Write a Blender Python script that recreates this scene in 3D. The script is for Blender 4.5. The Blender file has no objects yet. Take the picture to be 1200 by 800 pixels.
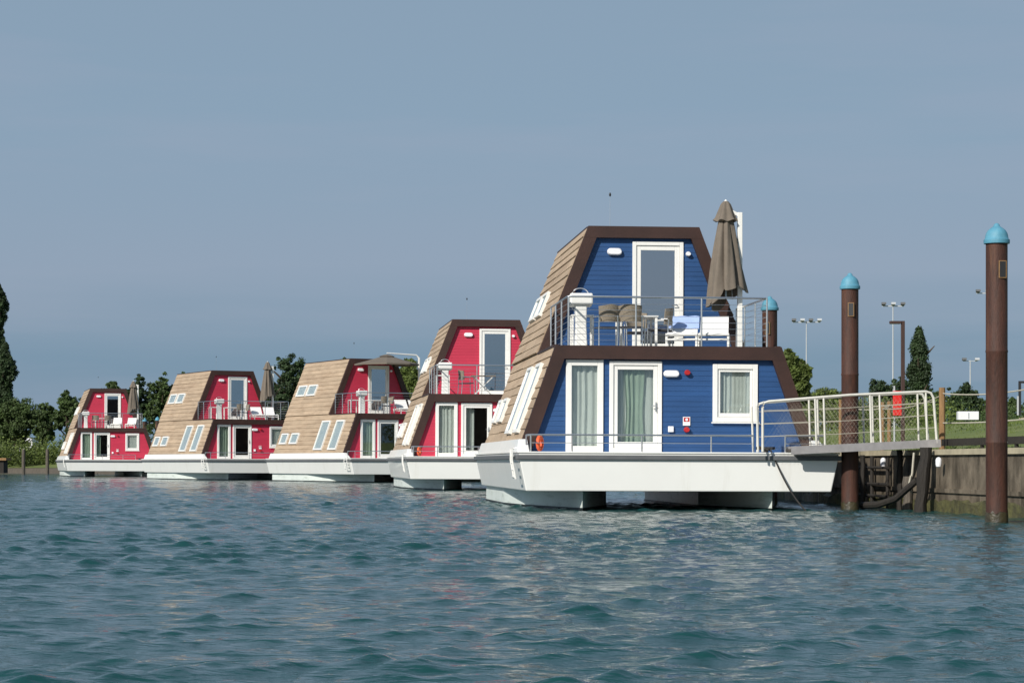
import bpy, math, random
import numpy as np
from math import sin, cos, pi, radians
from mathutils import Vector, Matrix

# ------------------------------------------------------------------ camera, sky, sun, exposure
scene = bpy.context.scene
COL = scene.collection
F = 2720.0            # focal length in photo pixels (photo is 1200 px wide)
CAMH = 0.952
cd = bpy.data.cameras.new('camera'); cam = bpy.data.objects.new('camera', cd); COL.objects.link(cam)
cam.location = (0, 0, CAMH); cam.rotation_euler = (radians(90), 0, 0)
cd.sensor_width = 36; cd.lens = F / 1200 * 36; cd.shift_y = 142 / 1200.0
cd.clip_start = 0.3; cd.clip_end = 12000
scene.camera = cam

SUN_EL, SUN_AZ = radians(33), radians(37)      # azimuth measured from straight behind the camera towards its left
sdir = Vector((-sin(SUN_AZ) * cos(SUN_EL), -cos(SUN_AZ) * cos(SUN_EL), sin(SUN_EL)))
w = bpy.data.worlds.new('World'); scene.world = w; w.use_nodes = True
nt = w.node_tree; nt.nodes.clear()
def N(t, typ, **k):
    n = t.nodes.new(typ)
    for a, b in k.items():
        if a.startswith('i_'): n.inputs[a[2:].replace('_', ' ')].default_value = b
        else: setattr(n, a, b)
    return n
sky = N(nt, 'ShaderNodeTexSky', sky_type='NISHITA', sun_disc=False, sun_elevation=SUN_EL,
        sun_rotation=math.atan2(sdir.x, sdir.y), air_density=1.2, dust_density=1.5, ozone_density=2.0)
tc = N(nt, 'ShaderNodeTexCoord'); sx = N(nt, 'ShaderNodeSeparateXYZ')
nt.links.new(tc.outputs['Generated'], sx.inputs[0])
# a thin grey-blue veil of distant cloud low in the sky, over the clear sky
mp = N(nt, 'ShaderNodeMapping'); mp.inputs['Scale'].default_value = (2.0, 2.0, 22.0)
nt.links.new(tc.outputs['Generated'], mp.inputs[0])
nz = N(nt, 'ShaderNodeTexNoise', i_Scale=1.3, i_Detail=5.0, i_Roughness=0.5); nt.links.new(mp.outputs[0], nz.inputs[0])
ad = N(nt, 'ShaderNodeMath', operation='MULTIPLY_ADD'); ad.inputs[1].default_value = 0.05; 
nt.links.new(nz.outputs[0], ad.inputs[0]); nt.links.new(sx.outputs[2], ad.inputs[2])
cr = N(nt, 'ShaderNodeValToRGB'); e = cr.color_ramp.elements
VEIL = [(0.0, (1.65, 2.70, 3.80)), (0.07, (1.85, 2.95, 4.15)), (0.105, (2.75, 3.55, 4.75)), (0.16, (2.50, 3.55, 4.75)), (0.215, (2.5, 3.5, 4.65)), (0.5, (2.3, 3.3, 4.6))]
e[0].position = VEIL[0][0]; e[0].color = [c / 10 for c in VEIL[0][1]] + [1]
e[1].position = VEIL[-1][0]; e[1].color = [c / 10 for c in VEIL[-1][1]] + [1]
for p, c in VEIL[1:-1]:
    q = e.new(p); q.color = [x / 10 for x in c] + [1]
nt.links.new(ad.outputs[0], cr.inputs[0])
sc = N(nt, 'ShaderNodeVectorMath', operation='SCALE'); sc.inputs['Scale'].default_value = 10.0
# faint lilac streaks of thin cloud within the veil
mp2 = N(nt, 'ShaderNodeMapping'); mp2.inputs['Scale'].default_value = (3.0, 3.0, 26.0); mp2.inputs['Location'].default_value = (1.7, .4, .3)
nt.links.new(tc.outputs['Generated'], mp2.inputs[0])
nz2 = N(nt, 'ShaderNodeTexNoise', i_Scale=1.1, i_Detail=6.0, i_Roughness=0.55); nt.links.new(mp2.outputs[0], nz2.inputs[0])
r2 = N(nt, 'ShaderNodeMapRange'); r2.inputs['From Min'].default_value = 0.48; r2.inputs['From Max'].default_value = 0.72; r2.inputs['To Max'].default_value = 0.55
nt.links.new(nz2.outputs[0], r2.inputs[0])
m2_ = N(nt, 'ShaderNodeMix', data_type='RGBA'); m2_.inputs[7].default_value = (.315, .375, .49, 1)
nt.links.new(r2.outputs[0], m2_.inputs[0]); nt.links.new(cr.outputs[0], m2_.inputs[6])
nt.links.new(m2_.outputs[2], sc.inputs[0])
fr = N(nt, 'ShaderNodeMapRange'); fr.inputs['From Min'].default_value = 0.25; fr.inputs['From Max'].default_value = 0.75
fr.inputs['To Min'].default_value = 0.92; fr.inputs['To Max'].default_value = 0.15
nt.links.new(sx.outputs[2], fr.inputs[0])
mx = N(nt, 'ShaderNodeMix', data_type='RGBA')
nt.links.new(fr.outputs[0], mx.inputs[0]); nt.links.new(sky.outputs[0], mx.inputs[6]); nt.links.new(sc.outputs[0], mx.inputs[7])
bg = N(nt, 'ShaderNodeBackground'); bg.inputs[1].default_value = 0.1
wo = N(nt, 'ShaderNodeOutputWorld')
nt.links.new(mx.outputs[2], bg.inputs[0]); nt.links.new(bg.outputs[0], wo.inputs[0])

sl = bpy.data.lights.new('sun', 'SUN'); sun = bpy.data.objects.new('sun', sl); COL.objects.link(sun)
sl.energy = 4.7; sl.angle = radians(0.55); sl.color = (1, 0.955, 0.88)
sun.rotation_euler = sdir.to_track_quat('Z', 'Y').to_euler(); sun.location = (0, 0, 60)
vs = scene.view_settings
vs.view_transform = 'Standard'; vs.look = 'None'; vs.gamma = 1; vs.use_curve_mapping = False; vs.exposure = 0.0
scene.render.resolution_x = 1024; scene.render.resolution_y = 682
random.seed(7); rng = np.random.default_rng(3)

# ------------------------------------------------------------------ materials
MATS = {}
def mat(name, col, rough=0.6, metal=0.0, var=0.12, scale=3.0, bump=0.0, bscale=40.0, stretch=(1, 1, 1), col2=None,
        attr=None, spec=0.5, coat=0.0, streak=None, trans=0.0):
    m = bpy.data.materials.new(name); m.use_nodes = True; t = m.node_tree; b = t.nodes['Principled BSDF']
    b.inputs['Roughness'].default_value = rough; b.inputs['Metallic'].default_value = metal
    b.inputs['Specular IOR Level'].default_value = spec; b.inputs['Coat Weight'].default_value = coat
    c = N(t, 'ShaderNodeTexCoord'); mpp = N(t, 'ShaderNodeMapping'); mpp.inputs['Scale'].default_value = stretch
    t.links.new(c.outputs['Object'], mpp.inputs[0])
    n = N(t, 'ShaderNodeTexNoise', i_Scale=scale, i_Detail=6.0, i_Roughness=0.6); t.links.new(mpp.outputs[0], n.inputs[0])
    r = N(t, 'ShaderNodeValToRGB'); r.color_ramp.elements[0].position = 0.3; r.color_ramp.elements[1].position = 0.7
    c2 = col2 or [min(1, x * (1 + var)) for x in col]
    c1 = col if col2 else [x * (1 - var) for x in col]
    r.color_ramp.elements[0].color = (*c1, 1); r.color_ramp.elements[1].color = (*c2, 1)
    t.links.new(n.outputs[0], r.inputs[0]); out = r.outputs[0]
    if streak:       # (colour, amount, stretch, threshold)
        sm = N(t, 'ShaderNodeMapping'); sm.inputs['Scale'].default_value = streak[2]; t.links.new(c.outputs['Object'], sm.inputs[0])
        sn = N(t, 'ShaderNodeTexNoise', i_Scale=1.0, i_Detail=5.0, i_Roughness=0.65); t.links.new(sm.outputs[0], sn.inputs[0])
        mr = N(t, 'ShaderNodeMapRange'); mr.inputs['From Min'].default_value = streak[3]; mr.inputs['From Max'].default_value = streak[3] + 0.18
        mr.inputs['To Max'].default_value = streak[1]; t.links.new(sn.outputs[0], mr.inputs[0])
        sm2 = N(t, 'ShaderNodeMix', data_type='RGBA'); sm2.inputs[7].default_value = (*streak[0], 1)
        t.links.new(mr.outputs[0], sm2.inputs[0]); t.links.new(out, sm2.inputs[6]); out = sm2.outputs[2]
    if attr:
        a = N(t, 'ShaderNodeAttribute', attribute_name='tone'); mm = N(t, 'ShaderNodeMix', data_type='RGBA', blend_type='MULTIPLY')
        mm.inputs[0].default_value = 1; t.links.new(out, mm.inputs[6]); t.links.new(a.outputs['Color'], mm.inputs[7]); out = mm.outputs[2]
    t.links.new(out, b.inputs['Base Color'])
    if bump:
        n2 = N(t, 'ShaderNodeTexNoise', i_Scale=bscale, i_Detail=4.0); t.links.new(mpp.outputs[0], n2.inputs[0])
        bp = N(t, 'ShaderNodeBump'); bp.inputs['Strength'].default_value = bump; bp.inputs['Distance'].default_value = 0.02
        t.links.new(n2.outputs[0], bp.inputs['Height']); t.links.new(bp.outputs[0], b.inputs['Normal'])
    if trans:
        tr = N(t, 'ShaderNodeBsdfTranslucent'); t.links.new(out, tr.inputs[0]); ms = N(t, 'ShaderNodeMixShader'); ms.inputs[0].default_value = trans
        t.links.new(b.outputs[0], ms.inputs[1]); t.links.new(tr.outputs[0], ms.inputs[2]); t.links.new(ms.outputs[0], t.nodes['Material Output'].inputs[0])
    MATS[name] = m; return m
def glass(name, tint=(0.93, 0.96, 0.96), refl=0.22, rough=0.02):
    m = bpy.data.materials.new(name); m.use_nodes = True; t = m.node_tree; t.nodes.clear()
    g = N(t, 'ShaderNodeBsdfGlossy'); g.inputs['Roughness'].default_value = rough; g.inputs['Color'].default_value = (0.95, 0.98, 1, 1)
    tr = N(t, 'ShaderNodeBsdfTransparent'); tr.inputs[0].default_value = (*tint, 1)
    fa = N(t, 'ShaderNodeLayerWeight'); lw = N(t, 'ShaderNodeMath', operation='POWER'); lw.inputs[1].default_value = 4.0; t.links.new(fa.outputs['Facing'], lw.inputs[0])
    a = N(t, 'ShaderNodeMath', operation='MULTIPLY_ADD', use_clamp=True); a.inputs[1].default_value = 0.85; a.inputs[2].default_value = refl
    t.links.new(lw.outputs[0], a.inputs[0]); ms = N(t, 'ShaderNodeMixShader'); o = N(t, 'ShaderNodeOutputMaterial')
    t.links.new(a.outputs[0], ms.inputs[0]); t.links.new(tr.outputs[0], ms.inputs[1]); t.links.new(g.outputs[0], ms.inputs[2]); t.links.new(ms.outputs[0], o.inputs[0])
    return m
M = {}
M['hull'] = mat('white hull paint', (0.80, 0.80, 0.76), 0.35, var=0.03, scale=0.7, streak=((0.52, 0.49, 0.40), 0.32, (2.6, 2.6, 0.3), 0.57), coat=0.2)
M['pontoon'] = mat('pontoon paint', (0.72, 0.77, 0.72), 0.35, var=0.05, scale=1.5, streak=((0.28, 0.34, 0.25), 0.6, (0.9, 0.9, 5), 0.52))
M['antifoul'] = mat('black antifouling', (0.014, 0.018, 0.017), 0.5, var=.4)
M['rub'] = mat('grey rubber strake', (0.115, 0.12, 0.125), 0.6)
M['deck'] = mat('deck', (0.45, 0.44, 0.40), 0.8)
M['trim'] = mat('dark brown stained trim', (0.040, 0.017, 0.012), 0.55, var=0.25, scale=2, stretch=(1, 1, 1), bump=0.2)
M['blue'] = mat('blue painted boards', (0.016, 0.066, 0.190), 0.5, var=0.16, scale=1.2, stretch=(.5, 1, 3), bump=0.12, bscale=30)
M['red'] = mat('crimson painted boards', (0.50, 0.028, 0.066), 0.5, var=0.08, scale=1.2, stretch=(.5, 1, 3), bump=0.12, bscale=30)
M['shingle'] = mat('cedar shingles', (0.42, 0.315, 0.215), 0.85, var=0.14, scale=2.2, stretch=(1, .5, 3), attr=True, bump=0.4, bscale=30,
                   streak=((0.29, 0.20, 0.13), 0.6, (1, 0.6, 5), 0.5))
M['rooftop'] = mat('flat roof felt', (0.06, 0.055, 0.05), 0.9)
M['white'] = mat('white lacquer', (0.80, 0.79, 0.75), 0.4, var=0.03)
M['pane'] = glass('window glass', refl=0.10)
M['pane_dark'] = glass('upper door glass', tint=(0.35, 0.42, 0.45), refl=0.50)
M['skylight'] = glass('skylight glass', tint=(0.93, 0.96, 0.97), refl=0.12)
M['curtain'] = mat('sheer curtain', (0.74, 0.75, 0.68), 0.9, var=0.05, trans=0.3)
M['curtain_green'] = mat('sage curtain', (0.42, 0.50, 0.38), 0.9, var=0.08, trans=0.3)
M['steel'] = mat('stainless steel', (0.62, 0.63, 0.63), 0.28, metal=0.9, var=0.03)
M['galv'] = mat('galvanised rail', (0.66, 0.64, 0.57), 0.5, metal=0.2, var=0.08, scale=8)
M['dark'] = mat('dark plastic', (0.02, 0.02, 0.022), 0.5)
M['lampwhite'] = mat('opal lamp cover', (0.82, 0.82, 0.84), 0.3, var=0.01)
M['redplastic'] = mat('red plastic', (0.42, 0.02, 0.02), 0.4)
M['orange'] = mat('orange buoy foam', (0.75, 0.11, 0.03), 0.6)
M['wicker'] = mat('grey beige wicker', (0.22, 0.185, 0.14), 0.9, var=0.25, scale=40, bump=0.6, bscale=90)
M['cushion'] = mat('dark seat pad', (0.03, 0.03, 0.035), 0.9)
M['sling'] = mat('white sling fabric', (0.80, 0.79, 0.76), 0.8, var=0.03)
M['towel'] = mat('light blue towel', (0.36, 0.47, 0.74), 0.95, var=0.08, bump=0.4, bscale=80)
M['canopy'] = mat('taupe parasol cloth', (0.155, 0.128, 0.10), 0.9, var=0.10, scale=4, bump=0.3, bscale=12)
M['rust'] = mat('rusted steel pile', (0.026, 0.011, 0.007), 0.7, var=0.35, scale=3.0, stretch=(3, 3, 0.7), bump=0.4, bscale=18,
                streak=((0.14, 0.062, 0.032), 0.8, (6, 6, 0.45), 0.56), col2=(0.078, 0.026, 0.014))
M['cap'] = mat('turquoise plastic cap', (0.085, 0.27, 0.37), 0.6, var=0.14, scale=4, streak=((0.25, 0.45, 0.5), 0.5, (3, 3, 1), 0.55))
M['concrete'] = mat('stained concrete quay', (0.085, 0.066, 0.045), 0.9, var=0.3, scale=1.8, bump=0.6, bscale=9,
                    col2=(0.215, 0.175, 0.125), streak=((0.045, 0.034, 0.02), 0.95, (2.0, 2.0, 0.9), 0.47))
M['pile_foot'] = mat('dark pile foot', (0.022, 0.018, 0.012), 0.45, col2=(0.06, 0.05, 0.022), scale=7, bump=.8, bscale=20)
M['moss'] = mat('wet weedy stone', (0.035, 0.032, 0.018), 0.6, col2=(0.12, 0.115, 0.04), scale=5, bump=1.0, bscale=14)
M['coping'] = mat('pale coping', (0.40, 0.35, 0.24), 0.9, var=0.2)
M['timber'] = mat('tarred timber', (0.022, 0.018, 0.014), 0.8, var=0.4, scale=4, stretch=(4, 4, .6), bump=0.8, bscale=12)
M['greywood'] = mat('weathered grey timber', (0.10, 0.085, 0.068), 0.9, var=0.35, scale=4, stretch=(5, 5, .6), bump=0.8, bscale=15)
M['wood'] = mat('pale brown fence timber', (0.26, 0.15, 0.065), 0.85, var=0.25, scale=5, stretch=(4, 4, .6), bump=0.4)
M['grass'] = mat('mown grass', (0.085, 0.125, 0.024), 0.95, col2=(0.15, 0.18, 0.045), scale=0.45, bump=0.9, bscale=9,
                 streak=((0.17, 0.16, 0.07), 0.55, (0.8, 0.8, 1), 0.52))
M['leaf_dark'] = mat('dark foliage', (0.032, 0.060, 0.018), 0.7, attr=True, scale=0.4, var=.25, trans=0.2)
M['leaf_mid'] = mat('mid foliage', (0.060, 0.098, 0.024), 0.7, attr=True, scale=0.4, var=.25, trans=0.25)
M['leaf_light'] = mat('light foliage', (0.115, 0.155, 0.034), 0.7, attr=True, scale=0.4, var=.25, trans=0.3)
M['bark'] = mat('bark', (0.09, 0.065, 0.045), 0.9, var=.3, bump=.6)
M['greysteel'] = mat('dull grey aluminium', (0.26, 0.25, 0.25), 0.6, var=.15, scale=6)
M['mast'] = mat('pale grey mast', (0.46, 0.48, 0.50), 0.5, var=.04)
M['cor'] = mat('brown lamp post paint', (0.055, 0.028, 0.022), 0.5)
M['red'].use_nodes = True
M['banner'] = mat('red cabinet', (0.62, 0.015, 0.012), 0.5, var=.08)
M['rope'] = mat('dark rope', (0.03, 0.028, 0.026), 0.9)
M['paler'] = mat('pale rope', (0.45, 0.42, 0.34), 0.9)
M['inner'] = mat('cabin interior', (0.16, 0.13, 0.10), 0.8)

# ------------------------------------------------------------------ mesh helpers
class MB:
    def __init__(s): s.v = []; s.f = []; s.tone = []
    def add(s, vs, fs, tone=None):
        o = len(s.v); s.v += [tuple(v) for v in vs]
        for f in fs: s.f.append(tuple(i + o for i in f)); s.tone.append(tone)
        return s
    def box(s, x0, x1, y0, y1, z0, z1, tone=None):
        v = [(x, y, z) for z in (z0, z1) for y in (y0, y1) for x in (x0, x1)]
        return s.add(v, [(0, 2, 3, 1), (4, 5, 7, 6), (0, 1, 5, 4), (2, 6, 7, 3), (0, 4, 6, 2), (1, 3, 7, 5)], tone)
    def loft(s, rings, cap=True, closed=True, tone=None):
        n = len(rings[0]); v = [p for r in rings for p in r]; f = []
        for i in range(len(rings) - 1):
            for j in range(n if closed else n - 1):
                a = i * n + j; b = i * n + (j + 1) % n; f.append((a, b, b + n, a + n))
        if cap: f.append(tuple(range(n))[::-1]); f.append(tuple((len(rings) - 1) * n + k for k in range(n)))
        return s.add(v, f, tone)
    def tube(s, pts, r, n=8, tone=None):
        pts = [Vector(p) for p in pts]; rs = r if isinstance(r, (list, tuple)) else [r] * len(pts); rings = []
        for i, p in enumerate(pts):
            d = (pts[min(i + 1, len(pts) - 1)] - pts[max(i - 1, 0)]).normalized()
            up = Vector((0, 0, 1)) if abs(d.z) < 0.9 else Vector((1, 0, 0))
            a = d.cross(up).normalized(); b = d.cross(a).normalized()
            rings.append([p + rs[i] * (cos(2 * pi * k / n) * a + sin(2 * pi * k / n) * b) for k in range(n)])
        return s.loft(rings, tone=tone)
    def bar(s, a, b, wx, wz):
        a, b = Vector(a), Vector(b); d = (b - a).normalized(); up = Vector((0, 0, 1)) if abs(d.z) < .9 else Vector((0, 1, 0))
        u = d.cross(up).normalized() * wx / 2; q = d.cross(u).normalized() * wz / 2
        return s.loft([[p + u + q, p - u + q, p - u - q, p + u - q] for p in (a, b)])
    def lathe(s, prof, c=(0, 0, 0), n=20):
        rings = [[(c[0] + r * cos(2 * pi * k / n), c[1] + r * sin(2 * pi * k / n), c[2] + z) for k in range(n)] for r, z in prof]
        return s.loft(rings)
    def prism(s, poly, y0, y1):     # poly in (x,z)
        return s.loft([[(x, y0, z) for x, z in poly], [(x, y1, z) for x, z in poly]])
    def build(s, name, m, parent=None, smooth=False, bevel=0, fix=True):
        me = bpy.data.meshes.new(name); me.from_pydata(s.v, [], s.f); me.validate()
        if any(t is not None for t in s.tone) and len(me.polygons) == len(s.tone):
            a = me.color_attributes.new('tone', 'FLOAT_COLOR', 'CORNER')
            arr = np.ones((len(me.loops), 4), np.float32); k = 0
            for p, t in zip(me.polygons, s.tone):
                t = 1.0 if t is None else t
                arr[p.loop_start:p.loop_start + p.loop_total, :3] = t
            a.data.foreach_set('color', arr.ravel())
        me.materials.append(M[m] if isinstance(m, str) else m)
        if fix:
            import bmesh
            bm = bmesh.new(); bm.from_mesh(me); bmesh.ops.recalc_face_normals(bm, faces=bm.faces)
            bm.to_mesh(me); bm.free()
        if smooth:
            me.polygons.foreach_set('use_smooth', [True] * len(me.polygons))
            try: me.set_sharp_from_angle(angle=radians(40))
            except Exception: pass
        o = bpy.data.objects.new(name, me); COL.objects.link(o)
        if parent: o.parent = parent
        if bevel:
            md = o.modifiers.new('b', 'BEVEL'); md.width = bevel; md.segments = 2; md.limit_method = 'ANGLE'
        return o
def tag(o, label=None, cat=None, group=None, kind=None):
    if label: o['label'] = label
    if cat: o['category'] = cat
    if group: o['group'] = group
    if kind: o['kind'] = kind
    return o
def empty(name, loc=(0, 0, 0), rz=0, ry=0):
    o = bpy.data.objects.new(name, None); COL.objects.link(o); o.location = loc; o.rotation_euler = (0, ry, rz); o.empty_display_size = .3
    return o
def kids(o): return [c for c in bpy.data.objects if c.parent is o]
def copy_tree(o, parent=None):
    c = o.copy(); COL.objects.link(c); c.parent = parent
    for ch in kids(o): copy_tree(ch, c)
    return c
def WX(px, Y): return (px - 600) * Y / F
def WZ(py, Y): return CAMH + (542 - py) * Y / F

# ------------------------------------------------------------------ water
def make_water():
    ang = np.concatenate([np.radians([-180, -140, -100, -70, -50, -35, -25, -19, -16]), np.radians(np.linspace(-14.5, 14.5, 470)),
                          np.radians([16, 19, 25, 35, 50, 70, 100, 140])])
    r = np.concatenate([[0.6, 2, 4, 6, 8], np.geomspace(9.5, 120, 1250), np.geomspace(122, 300, 160), [340, 400, 500, 700, 1000, 1600, 2600, 4000, 6500]])
    A, R = np.meshgrid(ang, r); X = R * np.sin(A); Y = R * np.cos(A)
    H = np.zeros_like(X); HS = np.zeros_like(X)
    fade = np.clip((np.radians(15) - np.abs(A)) / np.radians(1.5), 0, 1)
    nw = 150
    wind = radians(-25)      # direction waves travel
    for i in range(nw):
        L = 0.17 * (2.4 / 0.17) ** (i / (nw - 1)) * rng.uniform(.93, 1.07)
        th = wind + rng.normal(0, 0.52); k = 2 * pi / L
        slope = 0.0200 if L < 0.48 else 0.0200 * (0.48 / L) ** 1.45
        a = slope / k
        damp = np.clip(L / (R * 0.0050 + .04) - 0.6, 0, 1)
        ph = rng.uniform(0, 2 * pi)
        p = k * (X * np.sin(th) + Y * np.cos(th)) + ph
        wv = damp * a * 1.4142 * np.sin(p + 0.35 * np.sin(p))
        if L < 0.5: HS += wv
        else: H += wv
    # gusts: slow change of the wave height over the surface
    g = 1 + 0.30 * np.sin(X * 0.31 + 0.5 * np.sin(Y * 0.09)) * np.sin(Y * 0.17 + 1.0) + 0.2 * np.sin(X * 0.11 - Y * 0.07)
    sel = (R > 15) & (R < 25) & (fade > .9); sg = HS[sel].std(); sb = H[sel].std()
    # ripples stand up on the shoulders of the longer waves
    HS = HS * np.clip(0.8 + 0.3 * H / sb, .25, 1.6) * (0.85 + 0.35 * np.sin(X * .23 + 2 + np.sin(Y * .13)) * np.sin(Y * .29)); hp = np.clip(HS, 0, 3 * sg)
    H = (H * 0.9 + 0.88 * HS + 0.27 * hp * hp / sg) * g * fade * (R > 5)     # flat troughs, peaked crests
    nr, na = X.shape
    v = np.stack([X, Y, H], -1).reshape(-1, 3)
    i = np.arange(nr - 1)[:, None] * na; j = np.arange(na)[None]
    a_ = i + j; b_ = i + (j + 1) % na
    f = np.stack([a_, b_, b_ + na, a_ + na], -1).reshape(-1, 4)
    c0 = len(v); v = np.vstack([v, [[0, 0, 0]]])
    tri = [(c0, (q + 1) % na, q) for q in range(na)]
    me = bpy.data.meshes.new('water')
    nv = len(v); me.vertices.add(nv); me.vertices.foreach_set('co', v.astype(np.float32).ravel())
    loops = np.concatenate([f[:, ::-1].ravel(), np.array(tri)[:, ::-1].ravel()]); me.loops.add(len(loops)); me.loops.foreach_set('vertex_index', loops.astype(np.int32))
    np_ = len(f) + len(tri); me.polygons.add(np_)
    st = np.concatenate([np.arange(len(f)) * 4, len(f) * 4 + np.arange(len(tri)) * 3]); me.polygons.foreach_set('loop_start', st.astype(np.int32))
    me.update(calc_edges=True); me.validate()
    me.polygons.foreach_set('use_smooth', [True] * len(me.polygons))
    m = bpy.data.materials.new('water'); m.use_nodes = True; t = m.node_tree; b = t.nodes['Principled BSDF']
    b.inputs['Base Color'].default_value = (0.009, 0.054, 0.053, 1); b.inputs['Roughness'].default_value = 0.06
    b.inputs['IOR'].default_value = 1.333
    c = N(t, 'ShaderNodeTexCoord'); mpp = N(t, 'ShaderNodeMapping'); mpp.inputs['Rotation'].default_value = (0, 0, radians(25)); mpp.inputs['Scale'].default_value = (1, 1.7, 1)
    t.links.new(c.outputs['Object'], mpp.inputs[0])
    n1 = N(t, 'ShaderNodeTexNoise', i_Scale=9.0, i_Detail=4.0, i_Roughness=0.55); t.links.new(mpp.outputs[0], n1.inputs[0])
    n2 = N(t, 'ShaderNodeTexNoise', i_Scale=2.2, i_Detail=3.0, i_Roughness=0.5); t.links.new(mpp.outputs[0], n2.inputs[0])
    b1 = N(t, 'ShaderNodeBump'); b1.inputs['Distance'].default_value = 0.05; b1.inputs['Strength'].default_value = 0.30
    b2 = N(t, 'ShaderNodeBump'); b2.inputs['Distance'].default_value = 0.20; b2.inputs['Strength'].default_value = 0.3
    t.links.new(n1.outputs[0], b1.inputs['Height']); t.links.new(n2.outputs[0], b2.inputs['Height'])
    t.links.new(b2.outputs[0], b1.inputs['Normal']); t.links.new(b1.outputs[0], b.inputs['Normal'])
    me.materials.append(m)
    o = bpy.data.objects.new('water', me); COL.objects.link(o); tag(o, 'choppy teal harbour water', kind='structure')
make_water()

# ------------------------------------------------------------------ quay, land
#          x,    y,   outward dir,     edge z, foot of bank z
SHORE = [(17.5, -60, (1, .08), 1.2), (8.7 + 1.64, 20, (1, .08), 1.2), (8.7, 39.5, (1, .08), 1.2), (7.05, 60, (1, .085), 1.2), (5.3, 82, (1, .12), 1.2),
         (3.3, 100, (1, .25), 1.2), (-1.0, 117.5, (.9, .45), 1.2), (-9.8, 134, (.87, .5), 1.15), (-22.3, 164, (.9, .42), 1.0),
         (-29, 184, (.8, .6), 0.7), (-41, 206, (.55, .85), 0.5), (-70, 226, (.35, .95), 0.45), (-160, 245, (.1, 1), 0.45), (-900, 300, (0, 1), .45)]
def land():
    offs = [0.38, 1.2, 3.2, 5.4, 7.4, 9, 14, 40, 120, 400, 2500]
    prof = [0.0, 0.05, .38, .75, .93, .97, 1.0, 1.1, 1.3, 2.0, 4.0]
    # refine shoreline
    pts = []
    for a, b in zip(SHORE[:-1], SHORE[1:]):
        n = max(1, int(min(12, math.hypot(a[0] - b[0], a[1] - b[1]) / 4)))
        for k in range(n):
            u = k / n; d = Vector((a[2][0] * (1 - u) + b[2][0] * u, a[2][1] * (1 - u) + b[2][1] * u)).normalized()
            pts.append((a[0] + (b[0] - a[0]) * u, a[1] + (b[1] - a[1]) * u, d, a[3] + (b[3] - a[3]) * u))
    b = SHORE[-1]; pts.append((b[0], b[1], Vector(b[2]).normalized(), b[3]))
    m = MB(); rings = []
    for (x, y, d, z) in pts:
        rings.append([(x + d.x * o, y + d.y * o, z + p * (1.0 if y < 150 else .8) + (0.05 * sin(x * .7 + y * .33 + o) if 1 < o < 30 else 0)) for o, p in zip(offs, prof)])
    m.loft(rings, cap=False, closed=False)
    tag(m.build('ground', 'grass', smooth=True), 'grassy bank rising behind the quay', kind='structure')
    # quay wall, coping, weed band
    q = MB(); c = MB(); s = MB(); lo = MB()
    def strip(mb, sel, o0, o1, z0, z1, jag=0):
        rr = []
        for (x, y, d, z) in sel:
            zz1 = z1(z) if callable(z1) else z1
            j0 = random.uniform(-jag, jag)
            rr.append([(x + d.x * (o0 + j0), y + d.y * (o0 + j0), z0), (x + d.x * o1, y + d.y * o1, z0), (x + d.x * o1, y + d.y * o1, zz1 + random.uniform(-jag, jag)), (x + d.x * (o0 + j0), y + d.y * (o0 + j0), zz1 + random.uniform(-jag, jag))])
        mb.loft(rr)
    near = [p for p in pts if p[1] <= 184]; far = [p for p in pts if p[1] >= 184]
    strip(q, near, 0, .40, -1.2, lambda z: z - .045)
    # vertical panel joints: thin ribs
    qo = q.build('quay_wall', 'concrete'); tag(qo, 'stained old concrete quay wall above the water on the right', 'quay wall')
    strip(c, near, -.05, .42, 1.0, lambda z: z + .012)
    for i in range(len(c.v)):
        if c.v[i][2] == 1.0: c.v[i] = (c.v[i][0], c.v[i][1], 1.105)
    c.build('coping', 'coping', qo)
    nn = []
    for a, b in zip(near[:-1], near[1:]):
        L = math.hypot(a[0] - b[0], a[1] - b[1]); n = max(1, int(L / .35)) if 30 < a[1] < 80 else 2
        for k in range(n): u = k / n; nn.append((a[0] + (b[0] - a[0]) * u, a[1] + (b[1] - a[1]) * u, a[2], a[3]))
    strip(s, nn, -.07, -.004, -1.0, lambda z: .22, jag=.075)
    s.build('weed_band', 'moss', qo)
    lg = MB(); strip(lg, near, -.04, -.002, .38, lambda z: .46); lg.build('ledge', 'concrete', qo)
    strip(lo, far, 0, .3, -1.0, lambda z: z - .02)
    tag(lo.build('timber_revetment', 'greywood'), 'low timber bank edging left of the red houseboats', 'bank edging')
    return pts
SH = land()
def shore_at(y):
    for a, b in zip(SH[:-1], SH[1:]):
        if a[1] <= y <= b[1]:
            u = (y - a[1]) / (b[1] - a[1]); return a[0] + (b[0] - a[0]) * u
    return 8

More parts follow.
